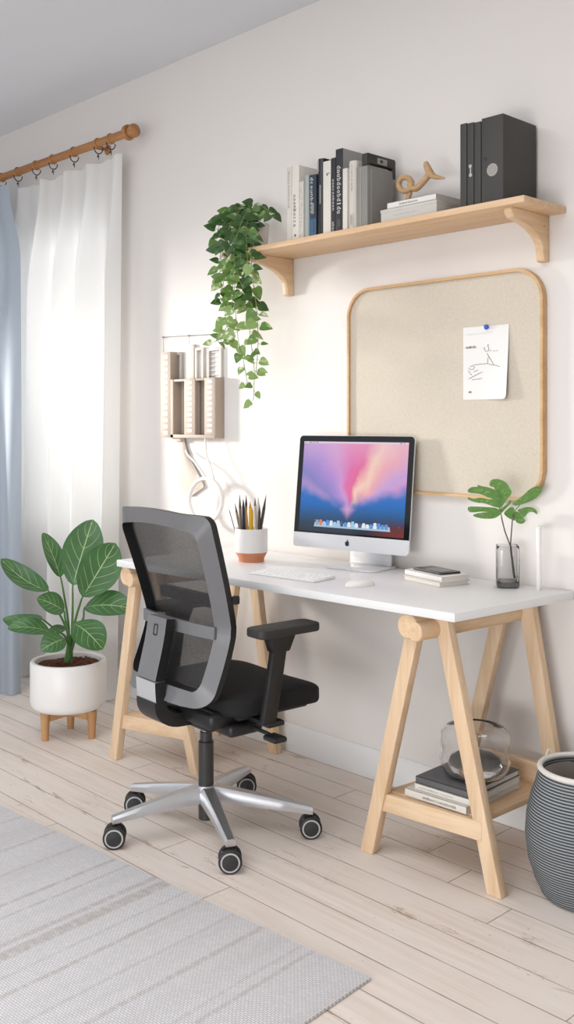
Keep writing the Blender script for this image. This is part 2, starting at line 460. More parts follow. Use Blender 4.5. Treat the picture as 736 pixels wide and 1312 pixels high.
def glyphs(mb, o, ux, uy, length, height, n, mi=1, th=.14, seed=0, un=None, lift=.0004):
    """a line of small letter-like marks (rings, bars, hooks) starting at o, along ux"""
    rnd = random.Random(seed); o = V(o); ux = V(ux).normalized(); uy = V(uy).normalized()
    nn = V(un).normalized() if un else ux.cross(uy)
    o = o+nn*lift
    st = length/n; w = st*.74; t_ = height*th
    def quad(x0, y0, x1, y1):
        mb.add([o+ux*a+uy*b for a, b in ((x0, y0), (x1, y0), (x1, y1), (x0, y1))], [[0, 1, 2, 3]], mi)
    def ring(x, y, rx, ry, a0=0, a1=360):
        N = 10; vs = []
        for k in range(N+1):
            a = math.radians(a0+(a1-a0)*k/N)
            for q in (1, .55): vs.append(o+ux*(x+rx*q*math.cos(a))+uy*(y+ry*q*math.sin(a)))
        mb.add(vs, [[2*k, 2*k+2, 2*k+3, 2*k+1] for k in range(N)], mi)
    for i in range(n):
        x = i*st; c = rnd.choice('oobdcnun|ae')
        hh = height*(1 if c in 'bd|' else .72)
        if c in 'oae': ring(x+w/2, hh/2, w/2, hh/2)
        elif c == 'c': ring(x+w/2, hh/2, w/2, hh/2, 50, 310)
        elif c == 'n': quad(x, 0, x+t_, hh); ring(x+w/2, hh*.55, w/2, hh*.45, 0, 180); quad(x+w-t_, 0, x+w, hh*.55)
        elif c == 'u': quad(x, hh*.4, x+t_, hh); ring(x+w/2, hh*.45, w/2, hh*.45, 180, 360); quad(x+w-t_, 0, x+w, hh)
        elif c == '|': quad(x+w*.3, 0, x+w*.3+t_, hh)
        else:
            ring(x+w/2, height*.36, w/2, height*.36); sx = x if c == 'b' else x+w-t_
            quad(sx, 0, sx+t_, height)

# ------------------------------------------------------------------ the room
WX0, WX1, WZ0, WZ1 = -2.55, -.955, .72, 2.24      # window opening
CE = 2.85; XL, XR, YF = -2.95, 4.3, -6.0
mb = MB().box((XL-.15, YF, -.12), (XR, .2, 0)); structure(mb, 'floor', M['floor'])
mb = MB()
for lo, hi in (((XL-.15, 0, 0), (WX0, .2, CE)), ((WX1, 0, 0), (XR, .2, CE)), ((WX0, 0, 0), (WX1, .2, WZ0)), ((WX0, 0, WZ1), (WX1, .2, CE))): mb.box(lo, hi)
structure(mb, 'wall_back', M['wall'])
structure(MB().box((XL-.15, YF, 0), (XL, 0, CE)), 'wall_left', M['wall2'])
structure(MB().box((XR, YF, 0), (XR+.15, .2, CE)), 'wall_right', M['wall2'])
structure(MB().box((XL-.15, YF, CE), (XR, .2, CE+.1)), 'ceiling', M['ceil'])
bbp = [(0, 0), (.016, 0), (.016, .078), (.013, .083), (.013, .09), (.008, .097), (.005, .103), (0, .103)]
mb = MB().prism(bbp, (WX1+.0, 0, 0), (0, -1, 0), (0, 0, 1), (1, 0, 0), XR-WX1)
structure(mb, 'baseboard_back', M['skirt'])
win = MB()
fr = .055
for lo, hi in (((WX0, .04, WZ0), (WX0+fr, .12, WZ1)), ((WX1-fr, .04, WZ0), (WX1, .12, WZ1)), ((WX0+fr, .04, WZ0), (WX1-fr, .12, WZ0+fr)), ((WX0+fr, .04, WZ1-fr), (WX1-fr, .12, WZ1)), (((WX0+WX1)/2-.03, .04, WZ0+fr), ((WX0+WX1)/2+.03, .12, WZ1-fr))): win.box(lo, hi, .004)
w1 = structure(win, 'window_1', M['frame_paint'])
MB().box((WX0+fr, .076, WZ0+fr), (WX1-fr, .08, WZ1-fr)).build('window_pane', M['pane'], w1)

# ------------------------------------------------------------------ curtain rod, rings, curtains
RZ, RY = 2.565, -.1
rod = thing('curtain_rod', 'long round wooden curtain rod mounted high on the wall at left', 'curtain rod', (-.70, RY, RZ))
MB().cyl((-2.75, RY, RZ+.01), (-.70, RY, RZ), .019, n=20).build('pole', M['rodwood'], rod)
mb = MB().cyl((-.722, RY, RZ), (-.700, RY, RZ), .035, n=28, bev=.006).cyl((-.700, RY, RZ), (-.684, RY, RZ), .022, n=24, bev=.004)
mb.lathe([(0, -.019), (.018, -.017), (.029, -.008), (.031, 0), (.029, .008), (.018, .017), (0, .019)], (-.668, RY, RZ), 28, mat=Matrix.Rotation(PI/2, 4, 'Y'))
mb.build('finial', M['rodwood'], rod)
MB().cyl((-1.02, 0, RZ+.002), (-1.02, -.1, RZ+.002), .009, n=16).cyl((-1.02, 0, RZ+.002), (-1.02, -.008, RZ+.002), .024, n=24, bev=.002).build('wall_bracket', M['rodwood'], rod)
ring_u = [142, 126, 95, 68, 46.5, 23, 2.7]
names = ['curtain ring nearest the rounded end of the rod', 'second curtain ring from the rounded rod end', 'third curtain ring from the rounded rod end', 'fourth curtain ring from the rounded rod end', 'fifth curtain ring from the rounded rod end', 'sixth curtain ring from the rounded rod end', 'curtain ring at the left edge of the photo']
first = None
for u, nm in zip(ring_u, names):
    x = aty(u, 200, RY).x; z = RZ+.01*(-.70-x)/2.05
    if first is None:
        r = thing('curtain_ring', 'wooden and metal '+nm, 'curtain ring', (x, RY, z), 0, 'rings on the curtain rod')
        MB().lathe([(.0195+.0055*math.cos(a), .007*math.sin(a)) for a in [2*PI*k/10 for k in range(10)]], (x, RY, z), 28, closed=True, mat=Matrix.Rotation(PI/2, 4, 'Y')).build('wooden_band', M['rodwood'], r)
        h = MB().tube([(x+.001, RY+.019*math.cos(a)*1.25, z-.022+.027*math.sin(a)) for a in [PI*.98+ (1.04*PI)*k/14 for k in range(15)]], .0026, 8)
        h.tube([(x, RY, z-.048), (x+.004, RY-.004, z-.056), (x, RY-.006, z-.066), (x-.004, RY, z-.062), (x, RY+.003, z-.056), (x+.002, RY, z-.075)], .0019, 8)
        h.build('hook', M['dark_metal'], r); first = r
    else:
        r = first.copy(); COL.objects.link(r); r.location = (x, RY, z); r['label'] = 'wooden and metal '+nm
        for ch in first.children:
            c = ch.copy(); COL.objects.link(c); c.parent = r

def smoothstep(a, b, x):
    t_ = max(0, min(1, (x-a)/(b-a))); return t_*t_*(3-2*t_)
CX0, CX1 = -1.76, -.80
folds = [0, .105, .235, .33, .475, .56, .66, .80, .90, 1.0]
def fold_y(s, z01):
    # s 0..1 across; sharp asymmetric pleats
    k = 0
    for i in range(len(folds)-1):
        if folds[i] <= s <= folds[i+1]: k = i
    f = (s-folds[k])/(folds[k+1]-folds[k])
    amp = (.075, .04, .07, .04, .07, .045, .075, .045, .05)[k]
    amp *= .35+.65*smoothstep(1.0, .75, z01)
    g_ = f**(1.9 if k % 2 == 0 else .7)
    return -1.35*amp*math.sin(PI*g_)**.8*(1 if k % 2 == 0 else -.5)
def curt(a, b):
    z01 = 1-b; top = 2.487+.006*math.cos(a*PI*14)
    sp = a + .02*math.sin(a*9)*(1-z01)
    x = CX0+(CX1-CX0)*a + (-.012)*(1-z01)*math.sin(a*7)
    z = .008+(top-.008)*z01
    return V((x, -.072+fold_y(a, z01)*(1+.25*(1-z01)) - .02*(1-z01), z))
tag(MB().grid(curt, 200, 40).build('curtain', M['curtain'], None, (-1.2, -.1, 0), angle=80), 'sheer white curtain hanging in pleats, lit from the window behind', 'curtain')
def curt2(a, b):
    z01 = 1-b; e = smoothstep(0, 1, 1-z01)
    xr = -1.527+.327*e-.12*(1-smoothstep(0, .16, 1-z01)); yr = -.185-.18*e
    xl = -2.45+1.0*e; yl = -.185-.50*e
    x = xl+(xr-xl)*a; y = yl+(yr-yl)*a
    d = V((xr-xl, yr-yl, 0)).normalized(); n_ = V((d.y, -d.x, 0))
    w = math.sin(a*PI*7)*.03*(.4+.6*(1-z01)) + math.sin(a*PI*3+1)*.02*(1-z01)
    p = V((x, y, .006+(2.48-.006)*z01)) + n_*w
    return p
tag(MB().grid(curt2, 120, 40).build('curtain', M['curtain_shade'], None, (-1.8, -.4, 0), angle=80), 'curtain coloured blue-grey for shade at the left edge, sweeping onto the floor', 'curtain')

# ------------------------------------------------------------------ wall shelf
SZ = 1.913; ST = .02; SY = -.228; SX0, SX1 = .09, 1.423
shelf = thing('wall_shelf', 'long pale oak wall shelf on two curved brackets', 'shelf', (.76, 0, SZ-ST))
MB().box((SX0, SY, SZ-ST), (SX1, -.001, SZ), .0025).build('shelf_board', M['shelfwood'], shelf)
def bracket(x):
    pts = [(0, 0), (-.203, 0), (-.205, -.012)]
    for k in range(0, 9):
        a = k/8*PI/2
        pts.append((-.19+.155*math.sin(a), -.03-.062*(1-math.cos(a))-.012*math.sin(a)))
    pts += [(-.031, -.125), (-.03, -.137), (-.024, -.141), (-.002, -.141), (0, -.139)]
    m_ = MB().prism(pts, (x-.014, -.001, SZ-ST), (0, 1, 0), (0, 0, 1), (1, 0, 0), .028, .0025)
    m_.cyl((x+.0138, -.03, SZ-ST-.035), (x+.0148, -.03, SZ-ST-.035), .003, n=10, mi=1)
    m_.build('bracket', [M['wood_y'], M['sculpt_wood']], shelf)
bracket(1.352); bracket(.236)

def standing_book(label, x0, x1, h, cm, y0=-.19, y1=-.03, marks=None, rounded=False, mats=(), cat='book', name='book', slots=None):
    c = ((x0+x1)/2, (y0+y1)/2, SZ)
    b = thing(name, label, cat, c, 0, 'books standing on the wall shelf')
    z0 = SZ+.0004; w = x1-x0; t_ = min(.003, w*.16)
    m_ = MB()
    if rounded:
        prof = [(x0, y1), (x0, y0+w*.4)]+[(x0+w/2-w/2*math.cos(a), y0+w*.4-w*.4*math.sin(a)) for a in [PI*k/10 for k in range(1, 10)]]+[(x1, y0+w*.4), (x1, y1), (x1-t_, y1), (x1-t_, y0+w*.45), (x0+t_, y0+w*.45), (x0+t_, y1)]
        m_.prism(prof, (0, 0, z0), (1, 0, 0), (0, 1, 0), (0, 0, 1), h)
    else:
        prof = [(x0, y1), (x0, y0), (x1, y0), (x1, y1), (x1-t_, y1), (x1-t_, y0+.004), (x0+t_, y0+.004), (x0+t_, y1)]
        m_.prism(prof, (0, 0, z0), (1, 0, 0), (0, 1, 0), (0, 0, 1), h, .0006)
    if marks: marks(m_, x0, x1, y0 if not rounded else y0, z0, h)
    m_.build('cover', [cm]+list(mats), b)
    MB().box((x0+t_, y0+.006, z0+.003), (x1-t_, y1-.004, z0+h-.003)).build('pages', M['pages'], b)
    return b
def vtext(lo, hi, size, n, seed, mi=1, off=.5, th=.16):
    """marks running down the spine between heights lo..hi (fractions)"""
    def f(m_, x0, x1, y0, z0, h):
        xx = x0+(x1-x0)*off-size/2
        glyphs(m_, (xx, y0, z0+h*hi), (0, 0, -1), (1, 0, 0), h*(hi-lo), size, n, mi, th, seed, (0, -1, 0))
    return f
def many(*fs):
    def f(*a):
        for k in fs: k(*a)
    return f
def patch(xa, xb, za, zb, mi):
    def f(m_, x0, x1, y0, z0, h):
        w = x1-x0
        m_.add([(x0+w*xa, y0-.0004, z0+h*za), (x0+w*xb, y0-.0004, z0+h*za), (x0+w*xb, y0-.0004, z0+h*zb), (x0+w*xa, y0-.0004, z0+h*zb)], [[0, 1, 2, 3]], mi)
    return f
P_ = plain
cw = P_('book_white', (216, 211, 202), .6, var=.03); cw2 = P_('book_offwhite', (204, 199, 190), .6, var=.03)
cblue = P_('book_bluegrey', (160, 168, 168), .6, var=.04); cnavy = P_('book_navy', (38, 52, 68), .5, var=.35, scale=22)
cblk = P_('book_black', (30, 29, 29), .35, var=.1); cblk2 = P_('book_black_matte', (40, 40, 43), .55, var=.06)
cgrey = P_('box_file_grey', (136, 134, 129), .6, var=.03); cbeige = P_('box_file_beige', (168, 163, 154), .6, var=.03)
csil = P_('label_silver', (150, 148, 144), .4, var=.03)
def pattern(m_, x0, x1, y0, z0, h):
    rnd = random.Random(3); w = x1-x0
    for i in range(34):
        for j in range(4):
            if rnd.random() < .55:
                xa = x0+w*(.08+.22*j)+rnd.uniform(-.0006, .0006); za = z0+h*(.03+.026*i)
                q = rnd.uniform(.0011, .0022)
                m_.add([(xa, y0-.0004, za), (xa+q, y0-.0004, za+q*.4), (xa+q*.8, y0-.0004, za+q*1.3), (xa-q*.2, y0-.0004, za+q)], [[0, 1, 2, 3]], 1)
g = 'books standing on the wall shelf'
standing_book('thin off-white book at far left of the shelf row, small pale spine lettering', .408, .432, .272, cw2, marks=vtext(.45, .93, .010, 11, 1, 1, .45), mats=[M['inkgrey']])
standing_book('white book with large dark vertical spine lettering, second in the shelf row', .4335, .470, .27, cw, marks=many(vtext(.18, .62, .015, 9, 2, 1, .42, .2), patch(.38, .56, .06, .09, 1)), mats=[M['ink']])
standing_book('short book with speckled grey pattern on its spine', .4715, .4925, .208, cw2, marks=pattern, mats=[M['ink']])
standing_book('plain pale blue-grey book beside the navy book', .494, .520, .228, cblue, rounded=True)
standing_book('navy blue book with white lettering and blue lower spine', .5215, .556, .222, cnavy, marks=many(vtext(.38, .96, .014, 9, 4, 1, .38, .2), patch(.3, .66, .38, .55, 3), patch(.0, 1., .0, .3, 2), vtext(.08, .26, .006, 6, 14, 1, .7)), mats=[M['inklight'], P_('book_blue', (58, 90, 118), .5, var=.2, scale=60), csil])
def clipmark(m_, x0, x1, y0, z0, h):
    w = x1-x0
    m_.box((x0+w*.5, y0-.001, z0+h*.42), (x0+w*.66, y0+.004, z0+h*.66), 0, 1)
    m_.box((x0+w*.18, y0-.0006, z0+h*.84), (x0+w*.36, y0+.004, z0+h*.975), 0, 1)
standing_book('tall glossy black rounded book with a silver clip mark on its spine', .5575, .589, .272, cblk, rounded=True, marks=clipmark, mats=[csil])
standing_book('off-white book between two black books, tiny dark mark near its top', .590, .626, .257, cw, marks=many(patch(.45, .6, .8, .84, 1), patch(.7, .85, .82, .835, 1)), mats=[M['ink']])
standing_book('slim black book with white lettering down its spine', .6275, .648, .262, cblk2, marks=many(vtext(.3, .72, .010, 10, 6, 1, .55, .22), vtext(.02, .16, .010, 4, 7, 1, .5, .25)), mats=[M['inklight']])
standing_book('tallest black book with bold white spine lettering, grey front cover', .6495, .681, .288, cblk2, y1=-.02, marks=many(vtext(.22, .80, .018, 12, 8, 1, .5, .2), patch(.3, .7, .08, .16, 2), lambda m_, x0, x1, y0, z0, h: m_.box((x1-.0005, y0+.003, z0+.0005), (x1+.0007, -.021, z0+h-.0005), 0, 3)), mats=[M['inklight'], P_('spine_dim', (74, 74, 74), .6, var=0), P_('cover_grey', (150, 149, 147), .5, var=.03)])
standing_book('narrow bright white book right of the tallest black book', .6825, .703, .216, cw)
standing_book('off-white rounded book with small grey label low on its spine', .7045, .742, .236, cw2, rounded=True, marks=many(vtext(.55, .93, .008, 6, 9, 1, .55), patch(.28, .72, .06, .24, 2), vtext(.08, .22, .012, 5, 19, 1, .5)), mats=[M['inkgrey'], P_('spine_lab', (192, 190, 186), .6, var=.1, scale=400)])
# grey box file with dark cap
x0, x1, y0, y1, h = .7435, .795, -.19, -.055, .21
bf = thing('box_file', 'grey box file with dark cap and label at right end of the books', 'box file', ((x0+x1)/2, -.12, SZ), 0, g)
mb = MB().box((x0, y0, SZ+.0004), (x1, y1, SZ+h), .003).box((x0+.02, y0-.0015, SZ+.001), (x0+.023, y0+.004, SZ+h-.002), 0, 1)
mb.box((x1-.001, y0+.018, SZ+.002), (x1+.0006, y0+.022, SZ+h-.012), 0, 1)
mb.build('case', [cgrey, cbeige], bf)
cp = MB().prism([(0, 0), (.014, -.0), (.014, .008), (.132, .008), (.135, -.026), (.147, -.026), (.147, .034), (.142, .04), (.004, .04), (0, .036)], (x0+.03, y0-.004, SZ+h), (0, 1, 0), (0, 0, 1), (1, 0, 0), x1-x0-.028, .0012)
c_ = cp.build('cap', P_('cap_dark', (50, 46, 43), .5, var=.05), bf)
mb = MB().box((x1+.0015, y0+.048, SZ+h+.011), (x1+.003, y0+.098, SZ+h+.031), .0005).add([(x1+.0034, y0+.06+.008*math.cos(a)+.008, SZ+h+.021+.006*math.sin(a)) for a in [2*PI*k/9 for k in range(9)]], [list(range(9))], 1)
mb.build('label_plate', [csil, M['ink']], c_)

# flat boxes and sculpture
def flat_box(name, label, x0, x1, y0, y1, z0, z1, m_, seed, n, sz, lo, hi, zc, ink):
    t_ = thing(name, label, 'box', ((x0+x1)/2, (y0+y1)/2, z0))
    b = MB().box((x0, y0, z0), (x1, y1, z1), .002)
    glyphs(b, (x0+(x1-x0)*lo, y0, zc), (1, 0, 0), (0, 0, 1), (x1-x0)*(hi-lo), sz, n, 1, .16, seed, (0, -1, 0))
    b.build('body', [m_, ink], t_)
    MB().box((x0-.0012, y0-.0012, z1-.010), (x1+.0012, y1+.0012, z1+.0008), .0012).build('lid', m_, t_)
wb = P_('storage_white', (222, 219, 214), .7, var=.02); wb2 = P_('storage_grey', (196, 192, 187), .7, var=.02)
flat_box('storage_box', 'flat light grey box lying on the shelf beneath the white book', .862, 1.090, -.20, -.04, SZ+.0003, SZ+.0445, wb2, 21, 12, .004, .25, .7, SZ+.02, M['inkgrey'])
bk = thing('book', 'white hardback lying on the flat grey box under the wooden sculpture', 'book', (.99, -.12, SZ+.046))
z0 = SZ+.0456
mb = MB().box((.888, -.198, z0), (1.086, -.045, z0+.002), .0005).box((.888, -.198, z0+.018), (1.086, -.045, z0+.02), .0005).box((.888, -.198, z0), (1.086, -.194, z0+.02), .0005)
glyphs(mb, (.94, -.198, z0+.006), (1, 0, 0), (0, 0, 1), .075, .008, 10, 1, .14, 22, (0, -1, 0))
mb.build('cover', [wb, M['ink']], bk); MB().box((.891, -.193, z0+.002), (1.083, -.048, z0+.018)).build('pages', M['pages'], bk)
def sp(u, v, y=-.10): return aty(u, v, y)
zb = z0+.0205
mb = MB()
yb = -.12
ring_pts = [sp(519.5+8.5*math.cos(a), 236+9*math.sin(a), yb-.008*math.sin(a)) for a in [2*PI*k/22 for k in range(22)]]
mb.tube(ring_pts, .010, 10, True)
foot = sp(521, 257, yb); foot.z = zb
mb.tube([sp(527, 243, yb), sp(524.5, 250, yb), foot], [.009, .009, .0105], 10)
mb.tube([sp(523, 234, yb), sp(528, 240.5, yb), sp(533, 243.5, yb), sp(541, 235, yb), sp(549, 225.5, yb), sp(551, 222, yb)], [.009, .012, .0125, .0105, .0115, .013], 12)
mb.tube([sp(545.5, 206.5, yb), sp(546.5, 211, yb), sp(549, 217, yb), sp(552.5, 223, yb), sp(556, 227, yb), sp(564, 227.5, yb), sp(571.5, 228.5, yb)], [.006, .0115, .0125, .0125, .0095, .006, .002], 12)
sf = mb.build('wooden_sculpture', M['sculpt_wood'], None, tuple(foot), angle=60)
sm = sf.modifiers.new('Smooth', 'SUBSURF'); sm.levels = sm.render_levels = 1
tag(sf, 'abstract looped driftwood-like wooden sculpture standing on the white shelf book', 'sculpture')

# dark binders
bx = [(1.172, 1.196), (1.1985, 1.222), (1.2245, 1.248)]
dk = P_('binder_charcoal', (62, 60, 58), .6, var=.04); dk2 = P_('binder_edge', (40, 39, 38), .6, var=.04)
labs = ['thin charcoal binder at the left end of the dark set', 'thin charcoal binder with small round metal finger-hole fittings', 'thin charcoal binder standing against the wide dark box']
for i, (a, b) in enumerate(bx):
    t_ = thing('binder', labs[i], 'binder', ((a+b)/2, -.11, SZ), 0, 'dark binders on the shelf')
    h = .262-.003*i
    MB().box((a, -.19, SZ+.0004), (b, -.012, SZ+h), .0015).box((a+.0022, -.188, SZ+h-.0005), (b-.0022, -.014, SZ+h+.0005), 0, 1).build('case', [dk, dk2], t_)
    if i == 1:
        xc = (a+b)/2
        m_ = MB().cyl((xc, -.1915, SZ+.127), (xc, -.189, SZ+.127), .0055, n=16).cyl((xc+.001, -.1915, SZ+.100), (xc+.001, -.189, SZ+.100), .0055, n=16)
        m_.box((xc-.001, -.1912, SZ+.106), (xc+.003, -.189, SZ+.121))
        m_.build('fitting', M['silver_plastic'], t_)
a, b = 1.2505, 1.327
t_ = thing('storage_box', 'wide charcoal upright box with round grey emblem', 'box', ((a+b)/2, -.11, SZ))
MB().box((a, -.19, SZ+.0004), (b, -.012, SZ+.262), .0015).build('case', [dk, dk2], t_)
xe, ze = 1.289, SZ+.102
m_ = MB()
N = 28
m_.add([(xe+.019*math.cos(2*PI*k/N), -.1906, ze+.019*math.sin(2*PI*k/N)) for k in range(N)], [list(range(N))])
for k in range(14):
    an = 2*PI*k/14
    m_.add([(xe+r_*math.cos(an+o_), -.191, ze+r_*math.sin(an+o_)) for r_, o_ in ((.004, -.1), (.015, -.07), (.015, .07), (.004, .1))], [[0, 1, 2, 3]], 1)
m_.build('emblem', [P_('emblem_grey', (168, 164, 158), .6, var=.1, scale=200), P_('emblem_mark', (140, 136, 130), .6, var=0)], t_)
m_ = MB(); xe, ze = 1.2655, SZ+.139
m_.add([(xe+x_, -.1906, ze+z_) for x_, z_ in ((0, -.009), (.006, -.001), (.0065, .004), (.003, .0055), (0, .003), (-.003, .0055), (-.0065, .004), (-.006, -.001))], [list(range(8))])
m_.build('mark', M['black_plastic'], t_)

# ------------------------------------------------------------------ pinboard
BX0, BX1, BZ0, BZ1 = .55, 1.358, 1.022, 1.742
bw, bh = BX1-BX0, BZ1-BZ0; bcx, bcz = (BX0+BX1)/2, (BZ0+BZ1)/2
board = thing('pinboard', 'large linen pinboard with rounded corners and thin wooden frame', 'pinboard', (bcx, 0, BZ0))
outer = rrect(bw, bh, .10, 12); inner = rrect(bw-.018, bh-.018, .092, 12)
n = len(outer)
vs = []
for (pts, y) in ((outer, -.001), (outer, -.026), (inner, -.026), (inner, -.012)):
    vs += [(bcx+x, y, bcz+z) for x, z in pts]
fs = [[r_*n+k, r_*n+(k+1) % n, (r_+1)*n+(k+1) % n, (r_+1)*n+k] for r_ in range(3) for k in range(n)]
MB().add(vs, fs).build('frame', M['frame_wood'], board)
MB().prism(inner, (bcx, -.001, bcz), (1, 0, 0), (0, 0, 1), (0, -1, 0), .014).build('linen_panel', M['linen'], board)
# note and pin
n0, n1, nz0, nz1 = 1.057, 1.232, 1.338, 1.573
note = thing('note_sheet', 'white paper note with pencil sketch pinned to the board', 'note', ((n0+n1)/2, -.016, nz0))
def sheet(a, b):
    x = n0+(n1-n0)*a; z = nz0+(nz1-nz0)*b
    lift = .018*(max(0, a-.35)/.65)**2*(1-b)**1.2
    if a > .93 and b < .07:
        q = ((a-.93)/.07)**2+((.07-b)/.07)**2
    y = -.0162-lift
    return V((x, y, z))
def corner(a, b):
    # round the lower right corner
    r_ = .014; x = a*(n1-n0); z = b*(nz1-nz0); w = n1-n0
    if x > w-r_ and z < r_:
        dx, dz = x-(w-r_), r_-z; q = math.hypot(dx, dz)
        m_ = max(dx, dz)
        if q > 0: dx, dz = dx*m_/q, dz*m_/q
        x = w-r_+dx; z = r_-dz
    return x/(n1-n0), z/(nz1-nz0)
mb = MB().grid(lambda a, b: sheet(*corner(a, b)), 24, 24)
so = mb.build('sheet', M['paper'], note)
def npt(px, py):   # crop pixel on the sheet (736-wide crop at 8.18x) -> sheet coords
    u, v = 580+px/8.178, 400+py/8.178
    p = aty(u, v, -.017); a = (p.x-n0)/(n1-n0); b = (p.z-nz0)/(nz1-nz0)
    q = sheet(max(0, min(1, a)), max(0, min(1, b))); return q+V((0, -.0008, 0))
sk = MB()
for st_ in ([(362, 430), (400, 490), (440, 553), (470, 560), (508, 572)], [(378, 470), (368, 535), (410, 552), (440, 556)], [(295, 545), (370, 538)], [(225, 552), (295, 545)],
            [(170, 585), (190, 600), (220, 598), (232, 575), (215, 560), (185, 570)], [(170, 610), (178, 635), (205, 660)], [(225, 625), (270, 605)], [(172, 698), (240, 662), (310, 626)], [(205, 708), (260, 702), (310, 692)],
            [(336, 365), (335, 395), (355, 412), (378, 405), (384, 380), (370, 350), (380, 335)], [(390, 402), (410, 402)], [(430, 405), (450, 403)], [(465, 403), (482, 402)]):
    sk.tube([npt(*p) for p in st_], .0006, 5)
sk.build('sketch', M['ink'], so)
tx = MB()
a0 = npt(140, 385); glyphs(tx, a0, (1, 0, .02), (0, 0, 1), .042, .009, 9, 0, .2, 31, (0, -1, 0))
tx.build('sketch_caption', P_('caption_brown', (120, 96, 86), .8, var=0), so)
tx = MB(); a0 = npt(165, 848); glyphs(tx, a0, (1, 0, 0), (0, 0, 1), .017, .007, 4, 0, .3, 32, (0, -1, 0)); tx.build('yellow_mark', P_('mark_olive', (150, 136, 60), .8, var=0), so)
tx = MB(); a0 = npt(155, 245); glyphs(tx, a0, (1, 0, .04), (0, 0, 1), .10, .005, 20, 0, .12, 33, (0, -1, 0)); tx.build('pale_heading', P_('heading_pale', (216, 214, 212), .8, var=0), so)
p = aty(623.7, 419, -.02)
pin = MB().lathe([(0, 0), (.0075, .001), (.0085, .005), (.007, .009), (.003, .0105), (0, .0108)], (p.x, -.0172, p.z), 20, mat=Matrix.Rotation(PI/2, 4, 'X'))
tag(pin.build('push_pin', P_('pin_blue', (38, 92, 190), .25, var=.05), None, (p.x, -.0172, p.z)), 'round blue push pin holding the paper note', 'push pin')

# ------------------------------------------------------------------ desk
DZ = .76; DT = .024
corners = [(-.075, -.595), (1.413, -.543), (1.452, -.006), (-.055, -.012)]
desk = MB().prism(corners, (0, 0, DZ-DT), (1, 0, 0), (0, 1, 0), (0, 0, 1), DT, .0015).build('desk_top', M['white_desk'], None, (.68, -.29, DZ-DT))
tag(desk, 'long white desk top resting on two wooden trestles', 'desk top')

def trestle(label, ff, bf_, ax, yf, yb, rail_z, shelf_z, lean=.0):
    """ff = front feet (left,right) xy; bf_ = back feet; ax=(front apex x, back apex x)"""
    t_ = thing('trestle', label, 'trestle', ((ff[0][0]+ff[1][0])/2, (yf+yb)/2, 0))
    zt = DZ-DT-.0015
    rb = .027; zc = zt-.046
    MB().cyl((ax[0], yf-.075, zc), (ax[1], yb+.045, zc), rb, n=28, bev=.003).build('beam', M['wood_y'], t_)
    mh = MB().cyl((ax[0]-.03, yf-.07, zt-.036), (ax[0]-.03, yf+.012, zt-.036), .0355, n=28, bev=.004)
    mh.build('hinge_block', M['wood_y'], t_)
    def leg(foot, top):
        # foot cut level with the floor
        f, tp = V(foot), V(top); d = (tp-f)
        w, dp = .046, .030
        vs = []
        for z_, c in ((0, f), (1, tp)):
            for sx, sy in ((-1, -1), (1, -1), (1, 1), (-1, 1)):
                vs.append(V((c.x+sx*w/2, c.y+sy*dp/2, c.z)))
        b = bmesh.new(); q = [b.verts.new(v_) for v_ in vs]
        for f_ in ([3, 2, 1, 0], [4, 5, 6, 7], [0, 1, 5, 4], [1, 2, 6, 5], [2, 3, 7, 6], [3, 0, 4, 7]): b.faces.new([q[k] for k in f_])
        bmesh.ops.bevel(b, geom=list(b.edges), offset=.002, segments=2, profile=.5, affect='EDGES')
        MB().bm(b).build('leg', M['wood_z'], t_)
    for (pair, y_, apx) in ((ff, yf, ax[0]), (bf_, yb, ax[1])):
        leg((pair[0][0], pair[0][1], .0005), (apx-.029, y_-.016, zt-.004))
        leg((pair[1][0], pair[1][1], .0005), (apx+.029, y_+.016, zt-.004))
    # front rail between front legs, rear rail, shelf board
    def at(foot, top, z): k = z/(zt); return V((foot[0]+(top[0]-foot[0])*k, foot[1]+(top[1]-foot[1])*k, z))
    zr = rail_z
    L_ = at(ff[0], (ax[0]-.029, yf), zr); R_ = at(ff[1], (ax[0]+.029, yf), zr)
    MB().beam(L_, R_, .026, .052, bev=.002).build('rail', M['wood_x'], t_)
    L2 = at(bf_[0], (ax[1]-.029, yb), zr+.045); R2 = at(bf_[1], (ax[1]+.029, yb), zr+.045)
    MB().beam(L2, R2, .022, .09, bev=.002).build('rail', M['wood_x'], t_)
    k = MB().prism([(L_.x+.012, L_.y+.012), (R_.x-.012, R_.y+.012), (R2.x-.006, R2.y-.011), (L2.x+.006, L2.y-.011)], (0, 0, shelf_z-.016), (1, 0, 0), (0, 1, 0), (0, 0, 1), .016, .001)
    k.build('lower_shelf', M['wood_y'], t_)
    return t_
tr_r = trestle('right pale wooden trestle, its lower shelf holding books and a glass bowl', ((1.050, -.470), (1.470, -.432)), ((1.075, -.085), (1.478, -.085)), (1.272, 1.302), -.462, -.085, .163, .191)
tr_l = trestle('left pale wooden trestle, partly hidden behind the office chair', ((-.155, -.545), (.192, -.432)), ((-.12, -.075), (.215, -.068)), (-.028, .05), -.498, -.075, .145, .172)

